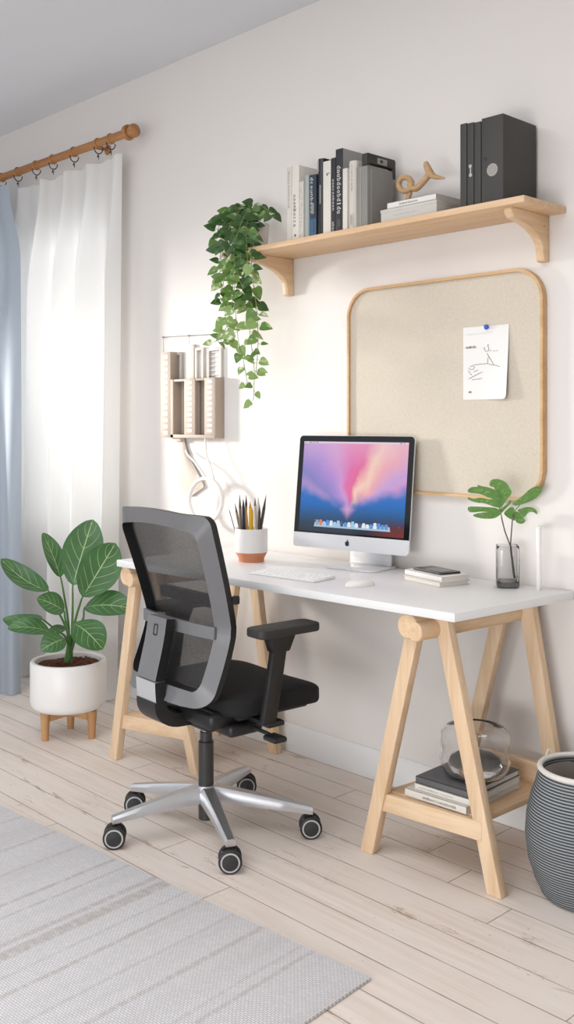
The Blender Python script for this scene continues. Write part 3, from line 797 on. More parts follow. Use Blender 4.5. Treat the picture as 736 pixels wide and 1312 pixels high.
# ------------------------------------------------------------------ lower shelf contents
def lying_book(label, o, ux, w, d, z0, h, cm, text=None, ink=None, grp=None, soft=False, name='book', cat='book', spine=True):
    o = V((o[0], o[1], z0)); ux = V((ux[0], ux[1], 0)).normalized(); uy = V((-ux.y, ux.x, 0)); uz = V((0, 0, 1))
    c = o+ux*w/2+uy*d/2
    t_ = thing(name, label, cat, tuple(c), 0, grp)
    fr = Matrix((ux, uy, uz)).transposed().to_4x4(); fr.translation = o
    tk = min(.0022, h*.16)
    m_ = MB().box((0, 0, 0), (w, d, tk), .0005, 0, fr).box((0, 0, h-tk), (w, d, h), .0005, 0, fr)
    if spine: m_.box((0, 0, 0), (w, tk*1.2, h), .0005, 0, fr)
    if text:
        lo, hi, n_, sz, seed = text
        glyphs(m_, o+ux*w*lo+uz*(h*.5-sz/2), ux, uz, w*(hi-lo), sz, n_, 1, .16, seed, -uy)
    m_.build('cover', [cm, ink or M['inkgrey']], t_)
    MB().box((.004, tk*1.3 if spine else .003, tk), (w-.004, d-.004, h-tk), 0, 0, fr).build('pages', M['pages'], t_)
    return t_
ux = (1, .04)
g2 = 'books on the trestle shelf'
lying_book('white book at the bottom of the trestle shelf stack, grey spine lettering', (1.170, -.452), ux, .208, .285, .1918, .0215, cw, (.3, .85, 18, .008, 41), M['ink'], g2)
lying_book('white book in the middle of the trestle shelf stack', (1.196, -.440), ux, .190, .262, .2139, .018, cw, (.08, .7, 16, .006, 42), M['inkgrey'], g2)
lying_book('dark grey book on top of the trestle stack under the glass bowl', (1.198, -.438), ux, .186, .255, .2325, .019, P_('book_slate', (92, 92, 94), .55, var=.05), None, None, g2)
gc = V((1.318, -.318, .2517))
prof = [(.0, .0), (.055, .0005), (.085, .010), (.098, .032), (.101, .050), (.097, .068), (.0955, .078), (.099, .092), (.1005, .108), (.096, .128), (.082, .141), (.056, .147), (.053, .1455), (.053, .1435), (.078, .138), (.091, .126), (.0965, .108), (.095, .092), (.0915, .078), (.093, .068), (.097, .050), (.094, .033), (.082, .014), (.054, .005), (0, .0045)]
gb = thing('glass_bowl', 'clear pinched glass bowl resting on the dark grey book', 'glass bowl', tuple(gc))
MB().lathe(prof, tuple(gc), 56).build('bowl', M['clear_glass'], gb, angle=60)
prof = [(0, .004), (.05, .006), (.064, .016), (.071, .034), (.068, .052), (.052, .066), (.0, .072)]
# inner folded glass lobe
prof2 = [(.0, .0048), (.048, .0055), (.07, .018), (.078, .036), (.070, .055), (.045, .068), (0, .071)]
MB().lathe(prof2, tuple(gc), 40).build('inner_lobe', M['lobe_glass'], gb, angle=60)
# folded white cloth on left trestle
tc = thing('folded_towel', 'folded white cloth on the left trestle shelf behind the chair', 'towel', (-.02, -.36, .1725))
for k in range(3):
    zz = .1728+.019*k
    MB().box((-.115+.006*k, -.47+.006*k, zz), (.10-.004*k, -.25, zz+.0185), .0085, seg=4).build('fold', M['paper'], tc)
# ------------------------------------------------------------------ basket
bc = V((1.636, -.270, 0))
bk = thing('woven_basket', 'grey coiled rope basket with white rim on the floor at right', 'basket', tuple(bc))
knots = [(0, .100), (.012, .112), (.05, .130), (.1, .146), (.16, .153), (.21, .150), (.26, .140), (.30, .126), (.335, .116)]
def rad(z):
    for (a, ra), (b, rb_) in zip(knots, knots[1:]):
        if a <= z <= b:
            t_ = (z-a)/(b-a); return ra+(rb_-ra)*(t_*t_*(3-2*t_)*.35+t_*.65)
    return knots[-1][1]
prof = [(0, .001)]
P0 = .0075; nc = 45
for i in range(nc):
    for k in range(4):
        z = (i+k/4)*P0; s_ = math.sin(PI*(k+.0)/4)
        prof.append((rad(min(z, .335))+.0022*s_, z+.001))
ztop = nc*P0
pin_ = [(rad(.335)-.004, ztop), (rad(.30)-.008, .30), (rad(.2)-.01, .2), (rad(.05)-.01, .05), (0, .012)]
MB().lathe(prof+pin_, tuple(bc), 64).build('body', M['basket'], bk, angle=80)
MB().torus(bc+V((0, 0, ztop+.003)), rad(.335), .0075, (0, 0, 1), 48, 10).build('rim', M['rope_white'], bk)
ln = MB()
def liner(a, b):
    an = math.radians(70+190*a); top = .325-.13*max(0, math.cos(math.radians(70+190*a)-0.9))**1.5
    z = .03+(top-.03)*b; r_ = rad(z)-.0125
    return bc+V((r_*math.cos(an), r_*math.sin(an), z))
ln.grid(liner, 40, 16, uv=False); ln.build('liner', M['liner'], bk, angle=80)
hd = MB(); a0 = math.radians(200)
for da in (0,):
    pts = []
    for k in range(13):
        t_ = k/12; an = math.radians(158+22*t_); zz = ztop-.02+.040*math.sin(PI*t_)
        rr = rad(.33)+.004+.004*math.sin(PI*t_)
        pts.append(bc+V((rr*math.cos(an), rr*math.sin(an), zz)))
    hd.tube(pts, .0022, 8)
hd.build('handle', M['rope_white'], bk)

# ------------------------------------------------------------------ desk items
# computer
mon_bc = V((.6481, -.125, .8181)); mw, mh = .4847, .4025; myaw, mt = math.radians(8.4), math.radians(6.46)
mx_ = V((math.cos(myaw), math.sin(myaw), 0)); mn = V((-math.sin(myaw), math.cos(myaw), 0))
mu = mn*math.sin(mt)+V((0, 0, math.cos(mt))); mbk = mx_.cross(mu)*-1  # toward the wall
mbk = mu.cross(mx_)*-1 if (mu.cross(mx_)).dot(mn) < 0 else mu.cross(mx_)
pc = thing('desktop_computer', 'silver all-in-one computer with colourful screen standing on the white desk', 'computer', (mon_bc.x, mon_bc.y, DZ), 0)
def mp(x, z, d=0): return mon_bc+mx_*x+mu*z+mbk*d
chin = .052
rr = rrect(mw, mh, .014, 6, 0, mh/2)
case = MB()
n = len(rr)
vs = [mp(x, z, 0) for x, z in rr]+[mp(x, z, .006) for x, z in rr]+[mp(x*.82, mh/2+(z-mh/2)*.8, .028) for x, z in rr]
fs = [list(range(n))[::-1]]+[[r_*n+k, r_*n+(k+1) % n, (r_+1)*n+(k+1) % n, (r_+1)*n+k] for r_ in range(2) for k in range(n)]+[[2*n+k for k in range(n)]]
case.add(vs, fs); case.build('case', plain('aluminium_case', (222, 223, 226), .3, .25, var=.01), pc)
top = [(x, z) for x, z in rr if z > mh/2]
bez = [(x*.997, z-.0012) for x, z in top]+[(-mw/2*.997, chin), (mw/2*.997, chin)]
bez = sorted(set(bez), key=lambda q: math.atan2(q[1]-mh*.55, q[0]))
b_ = MB().prism([(x, z) for x, z in bez], mp(0, 0, -.0006), mx_, mu, mbk, .0005).build('bezel', plain('bezel_black', (16, 17, 22), .12, var=0), pc)
sx0, sx1, sz0, sz1 = -mw/2+.022, mw/2-.022, chin+.006, mh-.022
def screen_mat():
    t = NT('screen_picture'); S, T, _ = t.sep(t.coord('UV'))
    dx = t.math('SUBTRACT', S, .47); dy = t.math('SUBTRACT', T, .23)
    nz = t.noise(t.comb(t.math('MULTIPLY', S, 3), t.math('MULTIPLY', T, 2.2), 0), 1.4, 3, .5)
    ang = t.math('ARCTAN2', t.math('ADD', dx, t.math('MULTIPLY', t.math('SUBTRACT', nz, .5), .22)), t.math('ADD', t.math('MAXIMUM', dy, .01), .03))
    a01 = t.math('MULTIPLY_ADD', ang, 1/3.0, .5)
    beams = t.ramp(a01, [(.0, lin((40, 92, 170))), (.13, lin((214, 160, 200))), (.24, lin((134, 128, 196))), (.36, lin((176, 140, 210))), (.44, lin((206, 150, 206))), (.50, lin((222, 110, 170))), (.56, lin((226, 104, 156))), (.625, lin((244, 206, 186))), (.69, lin((236, 168, 178))), (.78, lin((196, 160, 214))), (.86, lin((216, 150, 200))), (.95, lin((60, 110, 190))), (1, lin((20, 90, 180)))])
    pale = t.smooth(T, .65, 1.05)
    beams = t.mix(t.math('MULTIPLY', pale, .45), beams, lin((226, 186, 214)))
    edge = t.math('ABSOLUTE', dx)
    hz = t.math('SUBTRACT', dy, t.math('MULTIPLY_ADD', edge, .36, t.math('MULTIPLY', t.math('SUBTRACT', nz, .5), .2)))
    m_ = t.smooth(hz, .0, .16)
    blue = t.ramp(T, [(0, lin((30, 42, 56))), (.1, lin((32, 58, 84))), (.2, lin((24, 82, 136))), (.31, lin((14, 102, 182))), (.5, lin((44, 118, 200)))])
    blue = t.mix(t.math('MULTIPLY', t.smooth(T, .2, .02), t.smooth(S, .55, 1)), blue, lin((120, 50, 44)))
    c = t.mix(m_, blue, beams)
    core = t.math('SUBTRACT', 1, t.smooth(t.math('ADD', t.math('MULTIPLY', edge, 1.4), t.math('ABSOLUTE', t.math('SUBTRACT', dy, .03))), .0, .14))
    c = t.mix(t.math('MULTIPLY', core, .7), c, lin((236, 170, 214)))
    vo = t.node('ShaderNodeTexVoronoi'); t.put(vo.inputs['Vector'], t.comb(t.math('MULTIPLY', S, 12), t.math('MULTIPLY', T, 9), 0)); vo.inputs['Scale'].default_value = 1
    c = t.mix(t.math('MULTIPLY', t.math('SUBTRACT', 1, t.smooth(vo.outputs['Distance'], .02, .06)), .55), c, (.8, .85, .95))
    t.base((0.01, 0.01, 0.01)); t.set(Roughness=.15)
    t.put(t.b.inputs['Emission Color'], c); t.b.inputs['Emission Strength'].default_value = .95
    return t.m
SCR = MB().add([mp(sx0, sz0, -.0012), mp(sx1, sz0, -.0012), mp(sx1, sz1, -.0012), mp(sx0, sz1, -.0012)], [[0, 1, 2, 3]], 0, [(0, 0), (1, 0), (1, 1), (0, 1)]).build('screen', screen_mat(), b_)
def glow(name, c, s=.85):
    t = NT(name); t.base((.02, .02, .02)); t.put(t.b.inputs['Emission Color'], t.mix(t.noise(t.coord(), 60, 1), lin(c), tuple(min(1, x*1.1) for x in lin(c)))); t.b.inputs['Emission Strength'].default_value = s; return t.m
def sq(m_, x0, x1, z0, z1, mi, d=-.0016): m_.add([mp(x0, z0, d), mp(x1, z0, d), mp(x1, z1, d), mp(x0, z1, d)], [[0, 1, 2, 3]], mi)
sw, sh = sx1-sx0, sz1-sz0
mm = MB(); sq(mm, sx0, sx1, sz1-.0062, sz1, 0)
for x, w in ((.01, .012), (.05, .03), (.09, .02), (.12, .025), (.92, .02), (.955, .012)): sq(mm, sx0+sw*x, sx0+sw*(x+w), sz1-.0045, sz1-.0018, 1, -.0018)
mm.build('menu_bar', [glow('menu_pale', (222, 206, 226)), glow('menu_ink', (120, 100, 130))], b_)
dk_ = MB(); dx0, dx1 = sx0+sw*.16, sx0+sw*.87; dz = sz0+sh*.055
dk_.add([mp(dx0-.004, dz, -.0016), mp(dx1+.004, dz, -.0016), mp(dx1, dz+.016, -.0016), mp(dx0, dz+.016, -.0016)], [[0, 1, 2, 3]], 0)
rnd = random.Random(5)
for k in range(20):
    x = dx0+.004+(dx1-dx0-.008)*k/20; w = .0125; h_ = .017+rnd.uniform(-.003, .004)
    poly = rrect(w, h_, .003, 3, x+w/2, dz+.006+h_/2)
    dk_.add([mp(a_, b2, -.0019) for a_, b2 in poly], [list(range(len(poly)))], 1+rnd.choice((0, 0, 0, 1, 1, 2, 3, 3, 4, 5)))
dk_.build('dock', [glow('dock_pale', (168, 196, 214)), glow('icon_white', (232, 236, 240)), glow('icon_blue', (70, 140, 220)), glow('icon_grey', (150, 160, 175)), glow('icon_sky', (150, 205, 240)), glow('icon_orange', (226, 120, 80)), glow('icon_navy', (52, 70, 120))], b_)
lg = MB()
def apple(cx, cz, s):
    pts = []
    for k in range(40):
        a = 2*PI*k/40; r_ = 1.0
        x = math.sin(a)*(.92+.06*math.cos(2*a)); z = math.cos(a)*.95
        z -= .22*math.exp(-(x/.28)**2)*(1 if z > 0 else -.55)
        x *= 1-.14*max(0, -z)
        # bite on the right
        bx_, bz_ = 1.12, .12; q = math.hypot(x-bx_, z-bz_)
        if q < .48: x, z = bx_+(x-bx_)/q*.48, bz_+(z-bz_)/q*.48
        pts.append((cx+x*s, cz+z*s))
    lg.prism(pts, mp(0, 0, -.0012), mx_, mu, mbk, .001)
    lf = [(cx+s*(.05+.2*math.cos(a)-.0), cz+s*(1.12+.34*math.sin(a))) for a in [2*PI*k/12 for k in range(12)]]
    lf = [(cx+(x-cx)*1+ (z-cz-1.1*s)*.5, z) for x, z in lf]
    lg.prism(lf, mp(0, 0, -.0012), mx_, mu, mbk, .001)
apple(-.006, chin*.46, .0098)
lg.build('logo', M['black_plastic'], pc)
std = MB()
fc = V((.685, -.10, DZ)); fa = math.radians(8)
fx = V((math.cos(fa), math.sin(fa), 0)); fyv = V((-math.sin(fa), math.cos(fa), 0))
std.prism(rrect(.21, .165, .03, 8), fc+V((0, 0, .0005)), fx, fyv, (0, 0, 1), .006, .001)
nk = [fc+fyv*.062+V((0, 0, .006)), fc+fyv*.064+V((0, 0, .06)), mp(.04, .07, .018), mp(.04, .13, .022)]
for a_, b2 in zip(nk, nk[1:]): std.beam(a_, b2+(b2-a_)*.04, .19, .010, (0, 1, 0), .002)
std.build('stand', plain('stand_aluminium', (226, 226, 228), .3, .15, var=.01), pc)

# keyboard
kc = [V((.5205, -.476, 0)), V((.803, -.456, 0))]
kx = (kc[1]-kc[0]).normalized(); ky = V((-kx.y, kx.x, 0)); kw = .285; kd = .108
kb = thing('keyboard', 'slim white keyboard lying on the desk in front of the computer', 'keyboard', (kc[0].x+kw/2, kc[0].y+.05, DZ))
fr = Matrix((kx, ky, V((0, 0, 1)))).transposed().to_4x4(); fr.translation = V((kc[0].x, kc[0].y, DZ))
tilt = Matrix.Rotation(math.radians(2.6), 4, 'X')
MB().prism(rrect(kw, kd, .008, 4, kw/2, kd/2), (0, 0, 0), (1, 0, 0), (0, 1, 0), (0, 0, 1), .005, .001).v
kk = MB().prism([(0, .0006), (kd, .0006), (kd, .0105), (0, .005)], (0, 0, 0), (0, 1, 0), (0, 0, 1), (1, 0, 0), kw, .0015)
kk.v = [fr @ p_ for p_ in kk.v]
kk.build('base', M['white_desk'], kb)
keym = plain('key_white', (246, 246, 246), .5, var=0)
rows = [[1]*14, [1]*13+[1.6], [1.5]+[1]*12+[1.2], [1.8]+[1]*11+[1.8], [2.3]+[1]*10+[2.3], [1, 1, 1, 1.3, 5.2, 1.3, 1, 1, 1, 1]]
for j, row in enumerate(rows):
    tot = sum(row); x = .006; y1_ = kd-.006-j*.0163; usable = kw-.012
    for w in row:
        ww = usable*w/tot; x0_ = x+.0012; x1_ = x+ww-.0012; y0_ = y1_-.0142
        za = .005+.0055*y0_/kd; zb_ = .005+.0055*y1_/kd
        k_ = MB().add([fr @ V(p_) for p_ in ((x0_, y0_, za-.0005), (x1_, y0_, za-.0005), (x1_, y1_, zb_-.0005), (x0_, y1_, zb_-.0005), (x0_+.0006, y0_+.0006, za+.0016), (x1_-.0006, y0_+.0006, za+.0016), (x1_-.0006, y1_-.0006, zb_+.0016), (x0_+.0006, y1_-.0006, zb_+.0016))], [[3, 2, 1, 0], [4, 5, 6, 7], [0, 1, 5, 4], [1, 2, 6, 5], [2, 3, 7, 6], [3, 0, 4, 7]])
        k_.build('key', keym, kb); x += ww
# mouse
mo = MB()
def mouse(a, b):
    an = 2*PI*a; ph = b*PI/2
    x = .030*math.cos(an)*math.cos(ph)**.5; y = .054*math.sin(an)*math.cos(ph)**.5
    z = .020*math.sin(ph)**.8*(1-.35*(y/.054)**2)
    return V((.937, -.385, DZ+.0006))+rotz(math.radians(-8)) @ V((x, y, z))
mo.grid(mouse, 40, 10, uv=False); tag(mo.build('computer_mouse', M['white_ceramic'], None, (.937, -.385, DZ), angle=80), 'white computer mouse on the desk right of the keyboard', 'mouse')
# notebooks
g3 = 'notebooks stacked on the desk'
uxn = (math.cos(math.radians(-14)), math.sin(math.radians(-14)))
gm = P_('notebook_grey', (196, 192, 186), .6, var=.03)
lying_book('lower white notebook of the small stack on the desk', (.952, -.194), uxn, .186, .118, DZ+.0004, .0145, cw, None, None, g3, spine=False)
lying_book('upper white notebook of the small stack under the dark device', (.953, -.188), uxn, .188, .112, DZ+.0153, .0175, P_('notebook_white', (226, 223, 219), .6, var=.02), None, None, g3)
ph = thing('tablet', 'small black flat device lying on top of the white notebooks', 'device', (1.05, -.165, DZ+.033))
ux_ = V((uxn[0], uxn[1], 0)); uy_ = V((-ux_.y, ux_.x, 0)); o_ = V((1.055, -.155, DZ+.0334))
MB().prism(rrect(.145, .082, .008, 5), o_, ux_, uy_, (0, 0, 1), .006, .001).build('body', P_('device_black', (38, 38, 40), .35, var=.05), ph)
MB().prism(rrect(.085, .055, .004, 4, .012, 0), o_+V((0, 0, .006)), ux_, uy_, (0, 0, 1), .0006).build('panel', P_('device_panel', (92, 90, 88), .3, var=.2, scale=80), ph)

# pencil cup
pcx, pcy = .296, -.262
cup = thing('pencil_cup', 'white ceramic pencil cup with terracotta base on the desk', 'cup', (pcx, pcy, DZ))
prof = [(.044, 0), (.0465, .0), (.047, .012), (.0585, .034), (.0585, .0345), (.0, .0345)]
MB().lathe([(0, .0004)]+prof, (pcx, pcy, DZ), 48).build('base', M['copper'], cup)
MB().lathe([(0, .0348), (.0588, .0348), (.0598, .04), (.0598, .118), (.0585, .1205), (.0565, .1195), (.0560, .05), (0, .045)], (pcx, pcy, DZ), 48).build('body', M['white_ceramic'], cup)
def cupp(px, py, r): # crop pixel -> point near cup axis plane
    u, v = 280+px/7.36, 620+py/7.36
    d = 3.628
    return atd(u, v, d+r)
pens = [((150, 415), (100, 238), .0016, (96, 90, 84), (96, 90, 84), 0, 'thin dark wire-like stick leaning left in the pencil cup', .02),
        ((200, 415), (155, 178), .0045, (150, 132, 112), (110, 94, 80), .035, 'brown-grey pencil leaning left in the cup', .0),
        ((212, 415), (200, 98), .0055, (140, 126, 110), (96, 86, 78), .05, 'tall taupe pencil at the left of the cup', -.015),
        ((238, 415), (235, 138), .0052, (36, 36, 52), (60, 58, 62), .03, 'dark navy pen in the middle left of the cup', -.03),
        ((262, 415), (262, 103), .0045, (30, 30, 32), (70, 66, 62), .03, 'black pencil with long point near the middle of the cup', .02),
        ((272, 415), (258, 203), .0048, (206, 160, 98), (196, 150, 90), .02, 'short tan pencil beside the yellow ones', -.02),
        ((302, 415), (300, 163), .0055, (246, 200, 30), (214, 150, 60), .025, 'tall bright yellow pencil in the cup', -.028),
        ((318, 415), (318, 225), .0045, (240, 188, 40), (210, 150, 60), .015, 'short yellow pencil right of the tall yellow one', .0),
        ((350, 415), (345, 128), .0052, (206, 202, 196), (120, 110, 100), .03, 'pale grey pencil right of the yellow pencils', -.02),
        ((370, 415), (375, 118), .006, (236, 234, 230), (224, 222, 218), .03, 'white pencil with pale tip in the cup', .02),
        ((385, 415), (390, 195), .0045, (70, 64, 58), (60, 54, 50), .03, 'short dark pencil at the right of the cup', -.01),
        ((400, 415), (452, 98), .0058, (92, 84, 72), (70, 64, 56), .055, 'long dark olive pencil leaning right in the cup', .01)]
for (p0, p1, r_, c1, c2, tip, lab, dd) in pens:
    a_, b2 = cupp(*p0, dd*.6), cupp(*p1, dd); d = (b2-a_)
    # extend down into the cup
    k = (a_.z-(DZ+.052))/d.z
    bot = a_-d*k
    off = V((bot.x-pcx, bot.y-pcy, 0))
    if off.length > .044: bot -= off*(1-.044/off.length)
    lab2 = lab
    t_ = thing('pencil' if 'pen ' not in lab and 'stick' not in lab else ('pen' if 'pen ' in lab else 'drawing_stick'), lab2, 'pencil', tuple(bot), 0, 'pencils in the cup')
    d = (b2-bot).normalized(); L_ = (b2-bot).length
    tip = max(tip, .008); cut = bot+d*(L_-tip)
    MB().cyl(bot, cut, r_, n=8).build('barrel', P_('pencil_col', c1, .5, var=.05), t_)
    MB().cyl(cut, b2, r_*.98, r_*.08, n=8).build('point', P_('pencil_tip', c2, .6, var=.05), t_)

# glass vase with monstera cuttings
vc = V((1.268, -.079, DZ+.0004))
vs_ = thing('glass_vase', 'smoky square glass vase holding two monstera cuttings', 'vase', tuple(vc))
def sqp(r_, z, k=5):
    return None
def vase_ring(R, z, n=48, e=4.5):
    out = []
    for k in range(n):
        a = 2*PI*k/n+.4; c_, s_ = math.cos(a-.4), math.sin(a-.4)
        q = (abs(c_)**e+abs(s_)**e)**(-1/e)
        p_ = rotz(math.radians(40)) @ V((q*R*c_, q*R*s_, 0)); out.append(vc+p_+V((0, 0, z)))
    return out
def rings(list_, cap0=True, cap1=True):
    m_ = MB(); n = 48; vs2 = []
    for R, z in list_: vs2 += vase_ring(R, z)
    fs2 = [[i*n+k, i*n+(k+1) % n, (i+1)*n+(k+1) % n, (i+1)*n+k] for i in range(len(list_)-1) for k in range(n)]
    if cap0: fs2.append(list(range(n))[::-1])
    if cap1: fs2.append([(len(list_)-1)*n+k for k in range(n)])
    return m_.add(vs2, fs2)
rings([(.030, 0), (.0335, .003), (.0345, .01), (.0345, .115), (.0335, .126), (.032, .128), (.0305, .126), (.031, .115), (.031, .022), (.029, .018)]).build('body', M['smoke_glass'], vs_, angle=60)
rings([(.0295, .0015), (.031, .004), (.0315, .014), (.029, .0165)]).build('thick_base', M['dark_glass'], vs_, angle=60)
def mono(px, py, d): return atd(590+px/5.04, 600+py/5.04, d)
vd = (vc-CAM).dot(V((FW[0], FW[1], 0)))
def lobes(list_, cen, tilt_u, tilt_v, d0, curl=.0):
    m_ = MB()
    for poly in list_:
        # dense outline then centre fan for a gentle curve
        cx_ = sum(p_[0] for p_ in poly)/len(poly); cy_ = sum(p_[1] for p_ in poly)/len(poly)
        dense = []
        N_ = len(poly)
        for i in range(N_):   # Catmull-Rom closed outline
            p0_, p1_, p2_, p3_ = poly[i-1], poly[i], poly[(i+1) % N_], poly[(i+2) % N_]
            for k in range(4):
                t_ = k/4
                dense.append(tuple(.5*((2*p1_[j])+(-p0_[j]+p2_[j])*t_+(2*p0_[j]-5*p1_[j]+4*p2_[j]-p3_[j])*t_*t_+(-p0_[j]+3*p1_[j]-3*p2_[j]+p3_[j])*t_**3) for j in (0, 1)))
        def pt(x, y, e):
            return mono(x, y, d0+tilt_u*(x-cen[0])+tilt_v*(y-cen[1])+e)
        b = bmesh.new(); f = b.faces.new([b.verts.new(pt(x, y, curl*(((x-cx_)**2+(y-cy_)**2)**.5))) for x, y in dense])
        bmesh.ops.triangulate(b, faces=[f])
        m_.bm(b)
    return m_
L1 = [[(50, 140), (75, 122), (112, 118), (114, 106), (140, 115), (190, 125), (240, 150), (258, 190), (240, 204), (180, 188), (130, 166), (60, 158)],
      [(50, 188), (90, 196), (130, 190), (190, 200), (245, 200), (262, 252), (220, 248), (160, 227), (110, 222), (60, 206)],
      [(52, 250), (110, 247), (170, 250), (230, 256), (268, 280), (230, 292), (150, 280), (65, 284)],
      [(85, 300), (140, 285), (200, 284), (268, 288), (225, 321), (160, 326), (100, 315)],
      [(190, 95), (205, 74), (250, 71), (300, 95), (328, 140), (330, 167), (300, 203), (262, 256), (240, 212), (238, 160), (225, 128), (195, 115)],
      [(258, 262), (300, 235), (325, 206), (327, 225), (290, 265), (266, 288)]]
L2 = [[(338, 230), (400, 180), (450, 135), (500, 115), (523, 130), (520, 160), (480, 198), (420, 226), (370, 240)],
      [(284, 290), (305, 265), (338, 248), (358, 285), (352, 336), (325, 327), (300, 312)],
      [(345, 290), (372, 280), (410, 320), (421, 340), (400, 358), (362, 346)],
      [(372, 270), (400, 258), (430, 250), (470, 255), (495, 275), (497, 297), (470, 282), (440, 287), (415, 316), (395, 300)]]
for lab, L_, cen, tip_, st_pts, tu, tv in (
    ('larger monstera cutting with split leaf leaning left in the glass vase', L1, (250, 260), (262, 288), [(352, 765), (345, 690), (332, 580), (322, 495), (290, 410), (270, 330), (264, 288), (250, 250), (235, 190), (225, 130)], .0001, .00035),
    ('smaller monstera cutting with narrow leaf at right of the glass vase', L2, (370, 260), (345, 280), [(362, 768), (352, 690), (338, 580), (325, 490), (331, 420), (336, 350), (343, 290), (368, 256), (415, 205), (470, 160)], -.0001, .00035)):
    d_ = vd+(.0 if cen[0] < 300 else .008)
    base_p = mono(*st_pts[0], d_); base_p.z = vc.z+.024
    t_ = thing('monstera_cutting', lab, 'plant cutting', tuple(base_p))
    pts = [base_p]+[mono(x, y, d_+(0 if y > 480 else tu*(x-cen[0])*(y < 300)+tv*(y-cen[1])*(y < 300))) for x, y in st_pts[1:]]
    nst = len(pts)
    MB().tube(pts, [.0021 if i < 6 else .0012 for i in range(nst)], 8).build('stem', M['monstera_stem'], t_)
    lobes(L_, cen, tu, tv, d_, -.00012).build('leaf', M['monstera'], t_, angle=80)
# white upright stick
p = atz(691, 756.5, DZ); p2 = V((p.x, p.y, DZ))
stk = MB(); hh = .196
stk.tube([p2+V((0, 0, .0004)), p2+V((0, 0, .003)), p2+V((0, 0, hh-.008)), p2+V((0, 0, hh-.003)), p2+V((0, 0, hh))], [.0065, .0078, .0078, .006, .002], 20)
stk.cyl(p2+V((0, 0, .0002)), p2+V((0, 0, .002)), .0085, n=20)
tag(stk.build('white_rod', M['white_ceramic'], None, tuple(p2)), 'slim white upright rod standing on the desk right of the vase', 'rod')

# ------------------------------------------------------------------ wall organizer
orgc = aty(245, 561, 0)
org = thing('wall_organizer', 'pale wooden wall organizer with square-holed posts hanging left of the trailing plant', 'organizer', (-.37, 0, 1.2))
ow = plain('pale_birch', (172, 156, 142), .65, var=.04, scale=30); ow2 = plain('organizer_white', (202, 196, 190), .7, var=.02); hole = plain('hole_white', (252, 250, 247), .8, var=0); rec = plain('recess_taupe', (170, 158, 150), .8, var=.04)
def ux_at(u, y=-.05): return aty(u, 500, y).x
def z_at(u, v, y=-.05): return aty(u, v, y).z
zb0 = 1.20; zt0 = 1.452
def post(u0, u1, zlo, zhi, nh, yf=-.05, yb=-.03, m_=ow):
    x0_, x1_ = ux_at(u0, yf), ux_at(u1, yf)
    b = MB().box((x0_, yf, zlo), (x1_, yb, zhi), .0015)
    w = x1_-x0_; s_ = w*.40; xc = (x0_+x1_)/2
    for k in range(nh):
        zc = zlo+(zhi-zlo)*(k+.75)/(nh+.5)
        hh_ = (zhi-zlo)/(nh+.5)*.25
        b.add([(xc-s_/2, yf-.0005, zc-hh_), (xc+s_/2, yf-.0005, zc-hh_), (xc+s_/2, yf-.0005, zc+hh_), (xc-s_/2, yf-.0005, zc+hh_)], [[0, 1, 2, 3]], 1)
    b.build('post', [m_, hole], org)
post(206, 218.5, zb0, 1.573, 13, yb=-.001)
post(236, 250, zb0+.0142, zt0, 10)
post(262, 275.5, zb0+.0142, zt0, 10)
x0_, x1_ = ux_at(218.5), ux_at(275.5)
cs = MB()
cs.box((x0_, -.006, zb0), (x1_, -.001, zt0), 0, 1)
cs.box((x0_, -.05, zb0-.0005), (x1_, -.006, zb0+.014), .001)
cs.box((x0_, -.048, zt0-.010), (ux_at(262), -.006, zt0), .001)
cs.box((x1_-.004, -.05, zb0), (x1_+.002, -.001, zt0), .001)
cs.box((x0_, -.05, zb0), (x0_+.02, -.006, zt0), .001)
cs.build('box', [ow, rec], org)
def frame(u0, u1, zlo, zhi, mid=0, rungs=0):
    xa, xb = ux_at(u0, -.012), ux_at(u1, -.012); f_ = MB(); w = .012
    f_.box((xa, -.014, zlo), (xa+w, -.001, zhi), .001).box((xb-w, -.014, zlo), (xb, -.001, zhi), .001).box((xa+w, -.014, zhi-w), (xb-w, -.001, zhi), .001)
    for k in range(rungs):
        zz = zlo+(zhi-zlo)*(k+.7)/(rungs+.6); f_.box((xa+w, -.008, zz-.002), (xb-w, -.002, zz+.002))
    f_.build('upper_frame', ow2, org)
frame(219, 233, zt0, 1.572); frame(250.5, 261, zt0, 1.585); frame(266, 284, zt0, 1.578, rungs=6)
cs = MB(); x0_, x1_ = ux_at(236.5, -.012), ux_at(249, -.012)
cs.box((x0_, -.014, zt0), (x1_, -.001, 1.60), .001); cs.build('upper_panel', ow2, org)
wr = MB(); A, B = aty(209, 432, -.01), aty(292, 427.5, -.01)
wr.tube([A, (A+B)/2, B], .0022, 8)
for p_ in (A, aty(242, 430, -.01), B): wr.cyl((p_.x, -.001, p_.z), (p_.x, -.014, p_.z), .004, n=10)
for u_, z_ in ((209.5, 1.573), (242, 1.60), (283, 1.578)):
    q = aty(u_, 430, -.01); wr.tube([(q.x, -.01, A.z), (q.x, -.008, z_-.004)], .001, 6)
wr.build('hanging_wire', M['inkgrey'], org)
